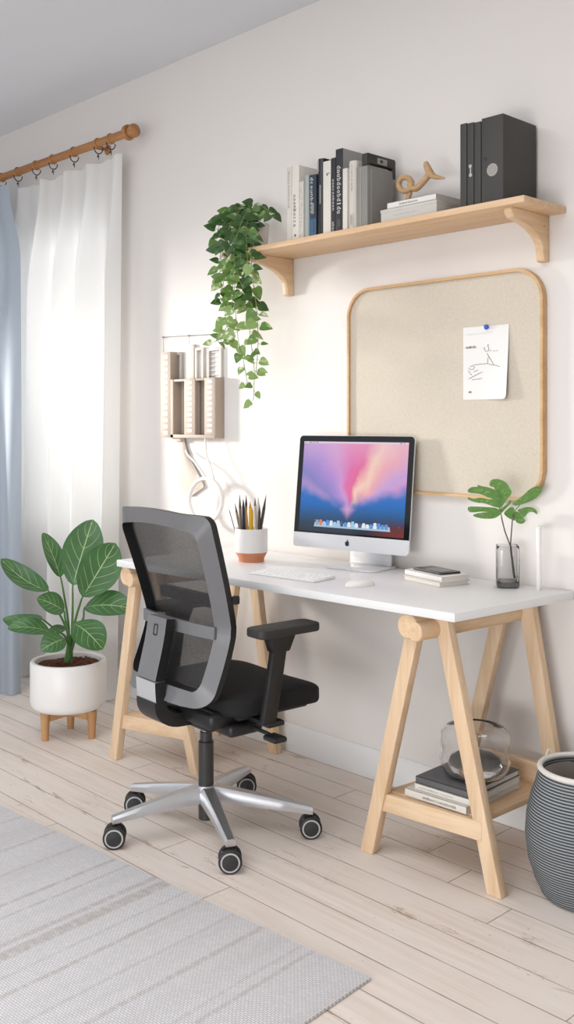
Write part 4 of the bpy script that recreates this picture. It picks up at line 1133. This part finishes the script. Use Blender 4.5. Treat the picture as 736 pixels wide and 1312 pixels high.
# paper horn + loop hanging beneath
ph_ = MB()
def horn(a, b):
    vv = 559+(76)*b
    ul = [223.5, 222.5, 222, 224, 228, 233, 241][min(6, int(b*6))] if False else None
    def lerp(tab, t_):
        for (t0, a0_), (t1, a1_) in zip(tab, tab[1:]):
            if t0 <= t_ <= t1: return a0_+(a1_-a0_)*(t_-t0)/(t1-t0)
        return tab[-1][1]
    l = lerp([(0, 226), (.15, 225), (.35, 222), (.55, 222.5), (.75, 227), (1, 240)], b); r_ = lerp([(0, 236), (.15, 238), (.35, 243), (.55, 251), (.7, 257), (.85, 262), (1, 246)], b)
    return aty(l+(r_-l)*a, vv, -.010-.016*math.sin(PI*a)*math.sin(PI*min(1, b*1.05)))
ph_.grid(horn, 14, 28, uv=False)
hc = aty(233, 560, 0); ph_.box((hc.x-.03, -.03, 1.185), (hc.x+.03, -.006, 1.2008), .001)
tag(ph_.build('paper_horn', plain('paper_cream', (208, 196, 184), .8, var=.03), None, tuple(aty(231, 559, -.012)), angle=80), 'white curved paper horn hanging under the wall organizer', 'wall ornament')
lp = MB()
lp.tube([aty(264+21*math.cos(a), 641+28*math.sin(a), -.062) for a in [2*PI*k/36 for k in range(36)]], .0085, 10, True)
lp.tube([aty(238, 577, -.022), aty(241, 583, -.034), aty(250, 592, -.054), aty(258, 603, -.06), aty(264, 613, -.062)], [.004, .004, .005, .006, .007], 8)
lp.tube([aty(263, 562, -.045), aty(265, 585, -.052), aty(271, 600, -.058), aty(275, 618, -.062)], .0035, 8)
lp.sphere(aty(254, 611, -.062), .007)
tag(lp.build('hanging_loop', plain('loop_white', (232, 228, 222), .7, var=.02), None, tuple(aty(264, 613, -.062)), angle=60), 'white padded loop on a strap hanging below the wall organizer', 'wall ornament')

# ------------------------------------------------------------------ trailing plant on the shelf
tp = aty(327, 312, -.125); tpc = V((tp.x, -.125, SZ))
tplant = thing('trailing_plant', 'green trailing pothos in a white pot at left end of the shelf', 'plant', tuple(tpc))
pr_ = [(0, .0004), (.043, .0006), (.046, .004), (.056, .105), (.0555, .109), (.053, .108), (.045, .012), (0, .01)]
MB().lathe(pr_, tuple(tpc), 40).build('pot', M['matte_white'], tplant)
MB().lathe([(0, .098), (.051, .096), (.051, .094), (0, .09)], tuple(tpc), 24).build('soil', M['soil'], tplant)
def heart(m_, base, dirv, nrm, size, mi, rnd_):
    d = dirv.normalized(); n_ = (nrm-d*nrm.dot(d)).normalized(); s_ = d.cross(n_)
    out = [(0, 0), (.28, -.06), (.46, .10), (.46, .34), (.33, .62), (.14, .88), (0, 1.05)]
    fold = rnd_.uniform(.05, .3); curl = rnd_.uniform(.05, .35)
    def P3(x, y): return base+s_*(x*size)+d*(y*size)+n_*(abs(x)*fold*size-curl*y*y*size*.5)
    ctr = [P3(0, y) for y in (0, .18, .36, .55, .75, .9, 1.05)]
    for sg in (1, -1):
        ed = [P3(sg*x, y) for x, y in out]
        vs2 = ctr+ed; nn_ = 7
        fs2 = [[k, k+1, nn_+k+1, nn_+k] if sg < 0 else [k, nn_+k, nn_+k+1, k+1] for k in range(6)]
        m_.add(vs2, fs2, mi)
rv = random.Random(11)
TOC = lambda p_: (CAM-p_).normalized()
top_c = tpc+V((0, 0, .1))
# strands: pixel path (u,v) with y
strands = [
    ([(318, 272), (300, 270), (287, 290), (283, 318), (282, 350), (286, 385), (292, 420), (298, 440)], -.20, 'm'),
    ([(320, 270), (305, 285), (297, 320), (298, 360), (302, 400), (306, 440), (312, 462), (317, 490)], -.245, 'm'),
    ([(322, 272), (314, 290), (309, 325), (311, 365), (317, 400), (322, 440), (326, 475), (325, 512)], -.25, 'p'),
    ([(324, 274), (322, 300), (322, 330), (325, 365), (329, 395), (331, 430), (330, 455), (328, 478)], -.25, 'p'),
    ([(322, 268), (308, 262), (294, 268), (284, 283), (279, 296), (279, 305)], -.17, 'd'),
    ([(324, 268), (330, 260), (336, 264), (344, 270), (349, 272)], -.11, 'd'),
    ([(318, 268), (302, 272), (292, 300), (289, 335), (286, 365), (281, 380)], -.23, 'm'),
    ([(320, 275), (310, 300), (304, 335), (300, 375), (294, 405), (288, 425), (282, 434), (275, 438)], -.235, 'p'),
    ([(321, 268), (312, 280), (303, 305), (300, 330), (305, 350), (312, 372), (320, 390)], -.26, 'd'),
    ([(320, 270), (308, 268), (298, 280), (294, 305), (296, 325)], -.21, 'd'),
    ([(323, 272), (317, 285), (316, 310), (318, 335), (322, 352)], -.26, 'd'),
    ([(322, 270), (312, 266), (304, 276), (300, 292)], -.19, 'd'),
    ([(321, 271), (306, 280), (288, 305), (284, 335), (288, 360)], -.225, 'm'),
]
for si, (pth, yy, kind) in enumerate(strands):
    ctl = []
    for i, (u, v) in enumerate(pth):
        y_ = -.125+(yy+.125)*min(1, i/1.6)
        q = aty(u, v, y_+rv.uniform(-.008, .008)); ctl.append(q)
    ctl = [top_c+V((rv.uniform(-.02, .02), rv.uniform(-.02, .02), -.003))]+ctl
    pts = []
    for i in range(len(ctl)-1):
        p0_, p1_, p2_, p3_ = ctl[max(i-1, 0)], ctl[i], ctl[i+1], ctl[min(i+2, len(ctl)-1)]
        for k in range(5):
            t_ = k/5
            pts.append(.5*((2*p1_)+(-p0_+p2_)*t_+(2*p0_-5*p1_+4*p2_-p3_)*t_*t_+(-p0_+3*p1_-3*p2_+p3_)*t_**3))
    pts.append(ctl[-1])
    m_ = MB().tube(pts, .0013, 6, mi=0)
    acc = 0; side = 1
    nxt = rv.uniform(.0, .02)
    for i in range(3, len(pts)):
        acc += (pts[i]-pts[i-1]).length
        if acc > nxt or i == len(pts)-1:
            acc = 0; nxt = rv.uniform(.014, .026); side = -side
            b_p = pts[i]; vpix = V0-F*(b_p.z-CAM.z)/((b_p-CAM).dot(V((FW[0], FW[1], 0))))
            r3 = V((RT[0], RT[1], 0))
            ang = rv.uniform(-.6, .9)
            dv = (r3*side*math.cos(ang)*rv.uniform(.6, 1.1)+V((0, 0, -math.sin(ang)-.35))+TOC(b_p)*rv.uniform(-.2, .5))
            nv = TOC(b_p)+V((0, 0, .7))+V((rv.uniform(-.7, .7), rv.uniform(-.7, .7), rv.uniform(-.5, .5)))
            if vpix < 325: mi = 1 if rv.random() < .8 else 2
            elif vpix < 400: mi = rv.choice((1, 2, 2, 3))
            else: mi = rv.choice((2, 3, 3))
            size = rv.uniform(.034, .05) if vpix < 430 else rv.uniform(.026, .04)
            st0 = b_p; st1 = b_p+dv.normalized()*.012
            m_.tube([st0, st1], .0009, 5, mi=0)
            heart(m_, st1, dv, nv, size, mi, rv)
    m_.build('vine', [M['vine_stem'], M['ivy_dark'], M['ivy_mid'], M['ivy_pale']], tplant, angle=80)

# ------------------------------------------------------------------ floor plant
fp = V((-.528, -.520, 0)); PR = .152; pz0, pz1 = .112, .305
ps = thing('plant_stand', 'short wooden plant stand with tapered legs under the white planter', 'plant stand', tuple(fp))
rt3 = V((RT[0], RT[1], 0)); fw3 = V((FW[0], FW[1], 0))
feet = [V((-.523, -.629, 0)), V((-.419, -.479, 0)), V((-.593, -.470, 0))]
for p_ in feet:
    MB().cyl(p_+V((0, 0, .0005)), p_+V((0, 0, pz0+.001)), .0135, .020, n=18).build('leg', M['stand_wood'], ps)
cen_ = (feet[0]+feet[1]+feet[2])/3
for k_, p_ in enumerate(feet):
    MB().beam(p_+V((0, 0, .086)), cen_+V((0, 0, .097+.0006*k_)), .020, .026, bev=.002).build('crossbar', M['stand_wood'], ps)
pl = thing('potted_plant', 'broad-leaved green houseplant in a round white planter by the curtain', 'plant', (fp.x, fp.y, pz0))
prof = [(0, pz0+.002), (.12, pz0+.002), (.138, pz0+.006), (.148, pz0+.016), (PR, pz0+.035), (PR, pz1-.006), (PR-.004, pz1), (PR-.014, pz1+.001), (PR-.019, pz1-.004), (PR-.02, pz1-.03), (PR-.022, pz0+.05), (0, pz0+.04)]
MB().lathe(prof, tuple((fp.x, fp.y, 0)), 64).build('pot', M['white_ceramic'], pl)
so_ = MB()
def soilf(a, b):
    an = 2*PI*a; r_ = (PR-.0205)*b
    return V((fp.x+r_*math.cos(an), fp.y+r_*math.sin(an), pz1-.022+.010*(1-b*b)+.003*math.sin(an*7+b*9)))
so_.grid(soilf, 48, 12, uv=False); so_.build('soil', M['soil'], pl, angle=80)
rvs = random.Random(4)
ch = MB()
for k in range(90):
    an, r_ = rvs.uniform(0, 2*PI), (PR-.03)*rvs.random()**.5
    c_ = soilf(an/(2*PI), r_/(PR-.0205)); q = rvs.uniform(.003, .008)
    d_ = V((rvs.uniform(-1, 1), rvs.uniform(-1, 1), rvs.uniform(-.3, .3))).normalized()
    ch.beam(c_-d_*q, c_+d_*q, q*.9, q*.6, bev=0)
ob = ch.build('bark_chips', M['soil'], pl); ob['kind'] = 'stuff'
D0 = (fp-CAM).dot(fw3)
def fpx(x, y, dd=0): return atd(x/3.858, 640+y/3.858, D0+dd)
def leafgeo(base, tip, width, nrm, bend=.1, cup=.15, wpos=.45, nu=22, nv=10):
    ax_ = tip-base; L_ = ax_.length; d = ax_.normalized(); n_ = (nrm-d*nrm.dot(d)).normalized(); s_ = d.cross(n_)
    def f(a, b):
        q = b*2-1
        w = width/2*(math.sin(PI*a**(math.log(.5)/math.log(wpos)))**.62 if 0 < a < 1 else 0)
        return base+ax_*a+n_*(bend*L_*4*a*(1-a))+s_*(q*w)+n_*(cup*w*(abs(q)**1.5))
    return MB().grid(f, nu, nv)
stem0 = fp+V((.0, .0, pz1-.02))
leaves = [ # base, tip (crop px), depth at base, depth at tip, width (m), normal tweak, bend, cup
    ((360, 425), (460, 98), .03, .10, .165, (-.1, .1), .05, .10, .5),
    ((408, 482), (572, 215), -.04, -.03, .165, (.15, .1), .04, .08, .52),
    ((300, 385), (211, 163), .02, .05, .085, (.75, .1), .03, .35, .45),
    ((240, 452), (4, 293), .03, .10, .10, (.25, .7), -.12, .30, .5),
    ((318, 553), (182, 488), -.03, -.08, .095, (.2, .6), .10, .2, .5),
    ((210, 592), (14, 588), .02, .10, .085, (.1, .85), -.14, .3, .5),
    ((248, 655), (37, 637), -.05, -.10, .085, (.1, .9), .12, .25, .5),
    ((322, 690), (203, 748), -.09, -.16, .10, (-.2, .5), .12, .2, .5),
    ((362, 612), (508, 742), -.08, -.15, .135, (.15, .6), .14, .12, .55),
    ((418, 535), (668, 545), .02, -.02, .125, (.0, .75), .12, .25, .52),
    ((330, 640), (215, 700), .06, .12, .07, (-.2, .9), .1, .2, .5)]
stalk_via = [[(358, 600), (360, 500)], [(372, 600), (395, 520)], [(340, 640), (318, 480)], [(335, 660), (270, 520)], [(345, 690), (322, 590)], [(330, 690), (270, 640)], [(335, 705), (290, 685)], [(345, 735), (335, 700)], [(366, 700), (362, 640)], [(385, 640), (412, 588)], [(340, 720), (334, 670)]]
for (b0, t0, db, dt_, w, (nr, nu_), bend, cup, wp), via in zip(leaves, stalk_via):
    B0, T0 = fpx(*b0, db), fpx(*t0, dt_)
    nrm = TOC(B0)*1.0+rt3*nr+V((0, 0, nu_))
    lf = leafgeo(B0, T0, w, nrm, bend, cup, wp).build('leaf', M['leaf'], pl, angle=80)
    rj = V((rvs.uniform(-.014, .014), rvs.uniform(-.014, .014), 0))
    pts = [stem0+rj]+[fpx(*q, db*k) for q, k in zip(via, (.35, .75))]+[B0, B0+(T0-B0)*.12+nrm.normalized()*.001]
    dense = []
    for i in range(len(pts)-1):
        p0_, p1_, p2_, p3_ = pts[max(i-1, 0)], pts[i], pts[i+1], pts[min(i+2, len(pts)-1)]
        for k in range(5):
            t_ = k/5; dense.append(.5*((2*p1_)+(-p0_+p2_)*t_+(2*p0_-5*p1_+4*p2_-p3_)*t_*t_+(-p0_+3*p1_-3*p2_+p3_)*t_**3))
    n_ = len(dense)
    MB().tube(dense, [.0062-.0042*i/n_ for i in range(n_)], 8).build('leaf_stalk', M['stalk'], lf)

# ------------------------------------------------------------------ rug
ra = math.radians(4.2)
rug = MB().box((-2.6, -1.75, 0.0005), (0, 0, .009), .003)
ro = rug.build('woven_rug', M['rug'], None, (0, 0, 0), world=False)
ro.location = (1.507, -.982, 0); ro.rotation_euler = (0, 0, ra)
tag(ro, 'pale grey flat-woven rug with thin beige stripes on the floor', 'rug')

# ------------------------------------------------------------------ office chair
HUB = V((.615, -.735, 0)); CA = math.radians(-5)
chair = thing('office_chair', 'black and grey mesh-back office chair facing the white desk', 'office chair', tuple(HUB), CA)
XB = -.016; YB = -.098; XS = .014   # waist of the backrest in chair space
def back_y(z):
    # profile: lumbar forward, top and bottom leaning back
    if z > .66: return YB-.10*((z-.66)/.33)**1.15
    return YB-.08*((.66-z)/.215)**1.3
def bloop(w_top, w_mid, w_bot, zb_, zt_, rt_, rb_, n=10, side=16):
    """closed outline (x,z), rounded rectangle with varying width"""
    def hw(z):
        if z > .66: return (w_mid+(w_top-w_mid)*((z-.66)/(zt_-.66)))/2
        return (w_mid+(w_bot-w_mid)*((.66-z)/(.66-zb_)))/2
    pts = []
    for k in range(n+1):
        a = PI/2*k/n; z = zt_-rt_+rt_*math.sin(a); pts.append((hw(zt_-rt_)-rt_+rt_*math.cos(a), z))
    pts2 = []
    for k in range(side+1):
        z = zb_+rb_+(zt_-rt_-zb_-rb_)*k/side; pts2.append((hw(z), z))
    bot = []
    for k in range(n+1):
        a = PI/2*k/n; bot.append((hw(zb_+rb_)-rb_+rb_*math.sin(a), zb_+rb_-rb_*math.cos(a)))
    topm = [(pts[-1][0]*(1-k/8), zt_+.012*(math.sin(PI/2*k/8))) for k in range(1, 9)]
    right = bot+pts2[1:-1]+pts+topm      # from bottom centre-ish up to top centre
    left = [(-x, z) for x, z in right[::-1][1:]]
    botm = [(-bot[0][0]+2*bot[0][0]*k/8, zb_) for k in range(1, 8)]
    return right+left+botm
ZT, ZB = .998, .447
outer = bloop(.500, .442, .452, ZB, ZT, .026, .045)
inner = bloop(.424, .378, .378, ZB+.042, ZT-.046, .03, .032)
# chair-local coordinates (world=False)
def bp(x, z, dy=0): return V((XB+x, back_y(z)+dy+.30*(x*x), z))
def wrap(x, z): return .032*smoothstep(.15, .225, abs(x))
n = len(outer); assert len(inner) == n
fm = MB()
vs = [bp(x, z, wrap(x, z)) for x, z in outer]+[bp(x, z, 0) for x, z in inner]+[bp(x, z, .042) for x, z in inner]+[bp(x, z, .020+wrap(x, z)) for x, z in outer]
for r_, mi in ((0, 0), (1, 1), (2, 1), (3, 1)):
    q = (r_+1) % 4
    fm.add([], [])
    for k in range(n):
        fm.f.append([r_*n+k, r_*n+(k+1) % n, q*n+(k+1) % n, q*n+k]); fm.mi.append(mi)
fm.v = vs
fm.build('back_frame', [M['grey_plastic'], M['black_plastic']], chair, world=False)
# mesh panel
half = len(inner)
zs = [ZB+.042+(ZT-.046+.012-ZB-.042)*k/40 for k in range(41)]
def inner_hw(z):
    # widest |x| of inner outline at height z
    best = 0
    for i in range(n):
        (xa, za), (xb, zb_) = inner[i], inner[(i+1) % n]
        if (za-z)*(zb_-z) <= 0 and abs(za-zb_) > 1e-7:
            best = max(best, abs(xa+(xb-xa)*(z-za)/(zb_-za)))
    return best
def pan(a, b):
    z = zs[0]+.0005+(zs[-1]-zs[0]-.002)*b; w = inner_hw(z)
    return bp((a*2-1)*w, z, .036)
MB().grid(pan, 20, 60, uv=False).build('back_mesh', M['mesh_fabric'], chair, world=False, angle=80)
# lumbar bar across
lb = MB(); zc = .655
for (z_, t_) in ((zc, .022),):
    P_l = [bp(-.195+.39*k/12, z_+.004*math.cos(PI*(k/12-.5)), -.004-.018*math.sin(PI*k/12)) for k in range(13)]
    for a_, b2 in zip(P_l, P_l[1:]): lb.beam(a_, b2+(b2-a_)*.05, .010, .036, (0, 0, 1))
lb.build('lumbar_bar', M['grey_plastic'], chair, world=False)
# front lumbar pad seen through the mesh
MB().box((XB-.15, YB+.032, .715), (XB+.15, YB+.055, .755), .008).build('lumbar_pad', M['black_plastic'], chair, world=False)
MB().box((XB+.222, YB+.045, .738), (XB+.236, YB+.068, .764), .005).box((XB+.14, YB+.045, .744), (XB+.226, YB+.062, .752), .004).build('lumbar_knob', M['black_plastic'], chair, world=False)
# spine (grey, silver, black J)
def strip(path, w, t_, m_, mi=0):
    for (y_, z_), (y2, z2) in zip(path, path[1:]):
        a_, b2 = V((XB, y_, z_)), V((XB, y2, z2)); m_.beam(a_, b2+(b2-a_)*.02, w, t_, (0, 1, 0), 0, mi)
def sweep(path, w, t_, m_, mi=0, mside=None):
    """rectangular section swept in the y-z plane; w along x, t_ thickness"""
    vs2 = []; N_ = len(path)
    for i, (y_, z_) in enumerate(path):
        y0_, z0_ = path[max(i-1, 0)]; y1_, z1_ = path[min(i+1, N_-1)]
        d = V((0, y1_-y0_, z1_-z0_)).normalized(); nn_ = V((0, -d.z, d.y))
        wi = w(i/(N_-1)) if callable(w) else w
        for sx, sn in ((-1, -1), (1, -1), (1, 1), (-1, 1)): vs2.append(V((XB+sx*wi/2, y_, z_))+nn_*(sn*t_/2))
    base = len(m_.v); m_.v += vs2
    for i in range(N_-1):
        for k in range(4):
            m_.f.append([base+i*4+k, base+i*4+(k+1) % 4, base+(i+1)*4+(k+1) % 4, base+(i+1)*4+k]); m_.mi.append(mi if k in (0, 2) or mside is None else mside)
    m_.f.append([base+3, base+2, base+1, base]); m_.mi.append(mi)
    e = base+(N_-1)*4; m_.f.append([e, e+1, e+2, e+3]); m_.mi.append(mi)
pathA = [(YB-.052, .682), (YB-.058, .640), (YB-.066, .600), (YB-.075, .565), (YB-.083, .535), (YB-.091, .502)]
ye = pathA[-1][0]
sp_ = MB(); sweep(pathA, .104, .030, sp_, 0, 1)
spo = sp_.build('back_support', [M['grey_plastic'], M['black_plastic']], chair, world=False)
sl = MB()
ys = back_y(.66)-.052-.0135
fr_ = rrect(.022, .034, .004, 4, XB+.0, .646)
fri = rrect(.014, .026, .003, 4, XB+.0, .646)
nn2 = len(fr_); ysf = lambda z: YB-.0572-.0156-(.646-z)*.14
sl.add([V((x, ysf(z)-.001, z)) for x, z in fr_]+[V((x, ysf(z)-.001, z)) for x, z in fri], [[k, (k+1) % nn2, nn2+(k+1) % nn2, nn2+k] for k in range(nn2)])
sl.build('slot', M['black_plastic'], spo, world=False)
pathB = [(ye, .502), (ye+.001, .475), (ye+.004, .442)]
sp_ = MB(); sweep(pathB, .108, .034, sp_, 0, 1); sp_.build('silver_joint', [M['silver_plastic'], M['black_plastic']], chair, world=False)
pathC = [(ye+.004, .443)]+[(ye+.004+.075*(1-math.cos(a)), .43-.052*math.sin(a)) for a in [PI/2*k/8 for k in range(9)]]+[(ye+.14, .376), (ye+.24, .376)]
sp_ = MB(); sweep(pathC, .106, .040, sp_, 0); sp_.build('back_bracket', M['black_plastic'], chair, world=False)
# seat
st = MB()
sy0, sy1 = YB+.02, .30
def seatf(a, b):
    # a around section (0..1), b along depth
    y = sy0+(sy1-sy0)*b
    return None
b = bmesh.new(); bmesh.ops.create_cube(b, size=1)
bmesh.ops.subdivide_edges(b, edges=list(b.edges), cuts=7, use_grid_fill=True)
for q in b.verts:
    x, y, z = q.co*2
    hx, hy, hz = .232, (sy1-sy0)/2, .036
    # superellipsoid-ish rounding
    L_ = (abs(x)**7+abs(y)**7+abs(z)**3)**(1/7) if False else 1
    m_ = max(abs(x), abs(y), abs(z)); p6 = (abs(x)**6+abs(y)**6+abs(z)**6)**(1/6)
    k = m_/p6 if p6 else 1
    x, y, z = x*k, y*k, z*k
    zz = z*hz+.438
    fy = (y+1)/2
    zz -= .020*max(0, fy-.72)**1.2/.28*1.0
    if z > 0: zz += .010*(x*x)-.006
    q.co = V((XS+x*hx*(.94+.06*(1-abs(fy-.5))), (sy0+sy1)/2+y*hy, zz))
st.bm(b)
so2 = st.build('seat', M['black_fabric'], chair, world=False, angle=70)
sm = so2.modifiers.new('Smooth', 'SUBSURF'); sm.levels = sm.render_levels = 1
MB().box((XS-.19, sy0+.05, .392), (XS+.19, sy1-.06, .412), .008).build('seat_pan', M['black_plastic'], chair, world=False)
me_ = MB().box((XS-.12, sy0+.0, .348), (XS+.11, .11, .394), .014, seg=3).box((XS-.17, sy0-.03, .372), (XS+.17, sy0+.10, .425), .018, seg=3).box((XS+.10, -.06, .352), (XS+.20, .06, .388), .012, seg=3).box((-.045, -.05, .335), (.045, .05, .36), .01)
me_.build('tilt_mechanism', M['black_plastic'], chair, world=False)
lv = MB().tube([(XS+.18, .02, .372), (XS+.25, .03, .366), (XS+.275, .034, .362)], .006, 10).box((XS+.255, .012, .350), (XS+.315, .058, .366), .006)
lv.build('lever', M['black_plastic'], chair, world=False)
# arms
for sg in (1, -1):
    ax_ = XS+sg*.268; ay = .05
    am = MB()
    am.beam((ax_-sg*.004, ay-.026, .395), (ax_, ay+.012, .615), .026, .050, (0, 1, 0), .007)
    am.beam((ax_, ay+.012, .60), (ax_, ay+.014, .652), .030, .064, (0, 1, 0), .006, w1=.046, d1=.095)
    am.box((min(ax_-sg*.22, ax_+sg*.012), ay-.034, .386), (max(ax_-sg*.22, ax_+sg*.012), ay+.026, .402), .005)
    ao = am.build('armrest', M['black_plastic'], chair, world=False)
    pd = MB().prism(rrect(.086, .225, .022, 6, ax_, ay+.030), (0, 0, .650), (1, 0, 0), (0, 1, 0), (0, 0, 1), .026, .006)
    pd.build('armrest_pad', plain('pad_black', (44, 42, 41), .6, var=.08), ao, world=False)
# column and base
MB().cyl((0, 0, .045), (0, 0, .285), .0235, n=28, bev=.002).build('column_sleeve', M['dark_column'], chair, world=False)
MB().cyl((0, 0, .28), (0, 0, .315), .019, n=24, bev=.002).build('column_collar', M['dark_column'], chair, world=False)
MB().cyl((0, 0, .31), (0, 0, .345), .0135, n=20).build('gas_piston', M['chrome'], chair, world=False)
inv = (Matrix.Translation(HUB) @ rotz(CA)).inverted()
cw_ = [inv @ atz(u, v, 0) for u, v in ((147, 1085), (295, 1116), (398, 1072), (173, 1041), (316, 1017))]
hubm = MB().cyl((0, 0, .112), (0, 0, .152), .036, .032, n=28)
hubm.build('base_hub', M['chrome'], chair, world=False)
wheel = None
tocam = (inv.to_3x3() @ (CAM-HUB)); tocam.z = 0; tocam.normalize()
for i, c_ in enumerate(cw_):
    c_ = V((c_.x, c_.y, 0))
    ln_ = c_.length; d = c_.normalized()
    am = MB(); s_ = V((-d.y, d.x, 0))
    N_ = 12; vs2 = []
    for k in range(N_+1):
        t_ = k/N_; p_ = d*(.026+(ln_-.018)*t_)
        zt_ = .150-.058*t_**1.1; th = .050-.030*t_; w = .052-.022*t_
        for sx, sz, f_ in ((-.5, 0, 1), (-.32, 1, 1), (.32, 1, 1), (.5, 0, 1), (.45, -1, 1), (-.45, -1, 1)):
            z_ = zt_ - (0 if sz == 1 else (th*.35 if sz == 0 else th))
            vs2.append(p_+s_*(w*sx)+V((0, 0, z_)))
    fs2 = [[j*6+k, j*6+(k+1) % 6, (j+1)*6+(k+1) % 6, (j+1)*6+k] for j in range(N_) for k in range(6)]+[list(range(6))[::-1], [N_*6+k for k in range(6)]]
    am.add(vs2, fs2); am.build('base_arm', M['chrome'], chair, world=False)
    # caster
    cc = c_+V((0, 0, .0338))
    ca_ = MB().cyl(c_+V((0, 0, .055)), c_+V((0, 0, .080)), .008, n=12).box((-.010, -.026, .020), (.010, .018, .062), .006, 0, Matrix.Translation(c_) @ Matrix.Rotation(math.atan2(tocam.y, tocam.x), 4, 'Z'))
    co_c = ca_.build('caster', M['black_plastic'], chair, world=False)
    for sg in (1, -1):
        wm = MB()
        R_ = .0335; rotm = Matrix((tocam.cross(V((0, 0, 1))), V((0, 0, 1)), tocam)).transposed().to_4x4()
        o0 = cc+tocam*(sg*.011)
        prof_t = [(.0, .0), (R_-.004, 0), (R_, .003), (R_, .012), (R_-.005, .016), (R_-.006, .0163)]
        prof_r = [(R_-.006, .0163), (R_-.0105, .0168)]
        prof_h = [(R_-.0105, .0168), (R_-.012, .0155), (.006, .0175), (.0, .0178)]
        for pf, mi in ((prof_t, 0), (prof_r, 1), (prof_h, 2)):
            pf = [(r_, z_*sg) for r_, z_ in pf]
            vs2 = []; K = 32
            for r_, z_ in pf:
                for k in range(K):
                    a = 2*PI*k/K; vs2.append(o0+(rotm @ V((r_*math.cos(a), r_*math.sin(a), z_))))
            wm.add(vs2, [[j*K+k, j*K+(k+1) % K, (j+1)*K+(k+1) % K, (j+1)*K+k] for j in range(len(pf)-1) for k in range(K)], mi)
        wm.build('wheel', [M['tyre'], M['ring_grey'], plain('wheel_face', (44, 44, 45), .5, var=.05)], co_c, world=False)

# ------------------------------------------------------------------ lights
def lamp(name, kind, loc, target, energy, color, **k):
    l = bpy.data.lights.new(name, kind); l.energy = energy; l.color = color
    for a, b2 in k.items(): setattr(l, a, b2)
    o = bpy.data.objects.new(name, l); COL.objects.link(o); o.location = loc
    o.rotation_euler = (V(target)-V(loc)).to_track_quat('-Z', 'Y').to_euler()
    return o
w = bpy.data.worlds.new('sky'); sc.world = w; w.use_nodes = True
bg = w.node_tree.nodes['Background']; bg.inputs[0].default_value = (.95, .97, 1, 1); bg.inputs[1].default_value = .80
lamp('key', 'SPOT', (-2.75, -1.3, 1.62), (-.16, 0, 1.24), 610, (1, .955, .89), spot_size=math.radians(35), spot_blend=1.0, shadow_soft_size=.24)
lamp('window_glow', 'AREA', ((WX0+WX1)/2, .55, 1.5), ((WX0+WX1)/2, -1, 1.45), 28, (.97, .985, 1), shape='RECTANGLE', size=1.9, size_y=1.7)
lamp('overhead_fill', 'AREA', (1.0, -2.2, 2.8), (1.0, -2.0, 0), 47, (.98, .985, 1), shape='RECTANGLE', size=2.6, size_y=1.8)  # added overhead fill to brighten floor, rug and desk; no fixture here
lamp('cool_side_fill', 'AREA', (-2.8, -3.2, 1.5), (-1.0, -.3, .4), 15, (.82, .91, 1), shape='RECTANGLE', size=1.6, size_y=1.6)  # added bluish fill for the lower curtain and left floor; no window there
lamp('room_fill', 'AREA', (2.2, -4.4, .55), (.8, 0, .25), 28, (.97, .98, 1), shape='RECTANGLE', size=2.6, size_y=.8, spread=math.radians(110))

sc.view_settings.view_transform = 'Standard'
sc.view_settings.look = 'None'
sc.view_settings.exposure = 0
sc.view_settings.gamma = 1
sc.cycles.use_denoising = True
sc.cycles.max_bounces = 10
sc.cycles.transparent_max_bounces = 16
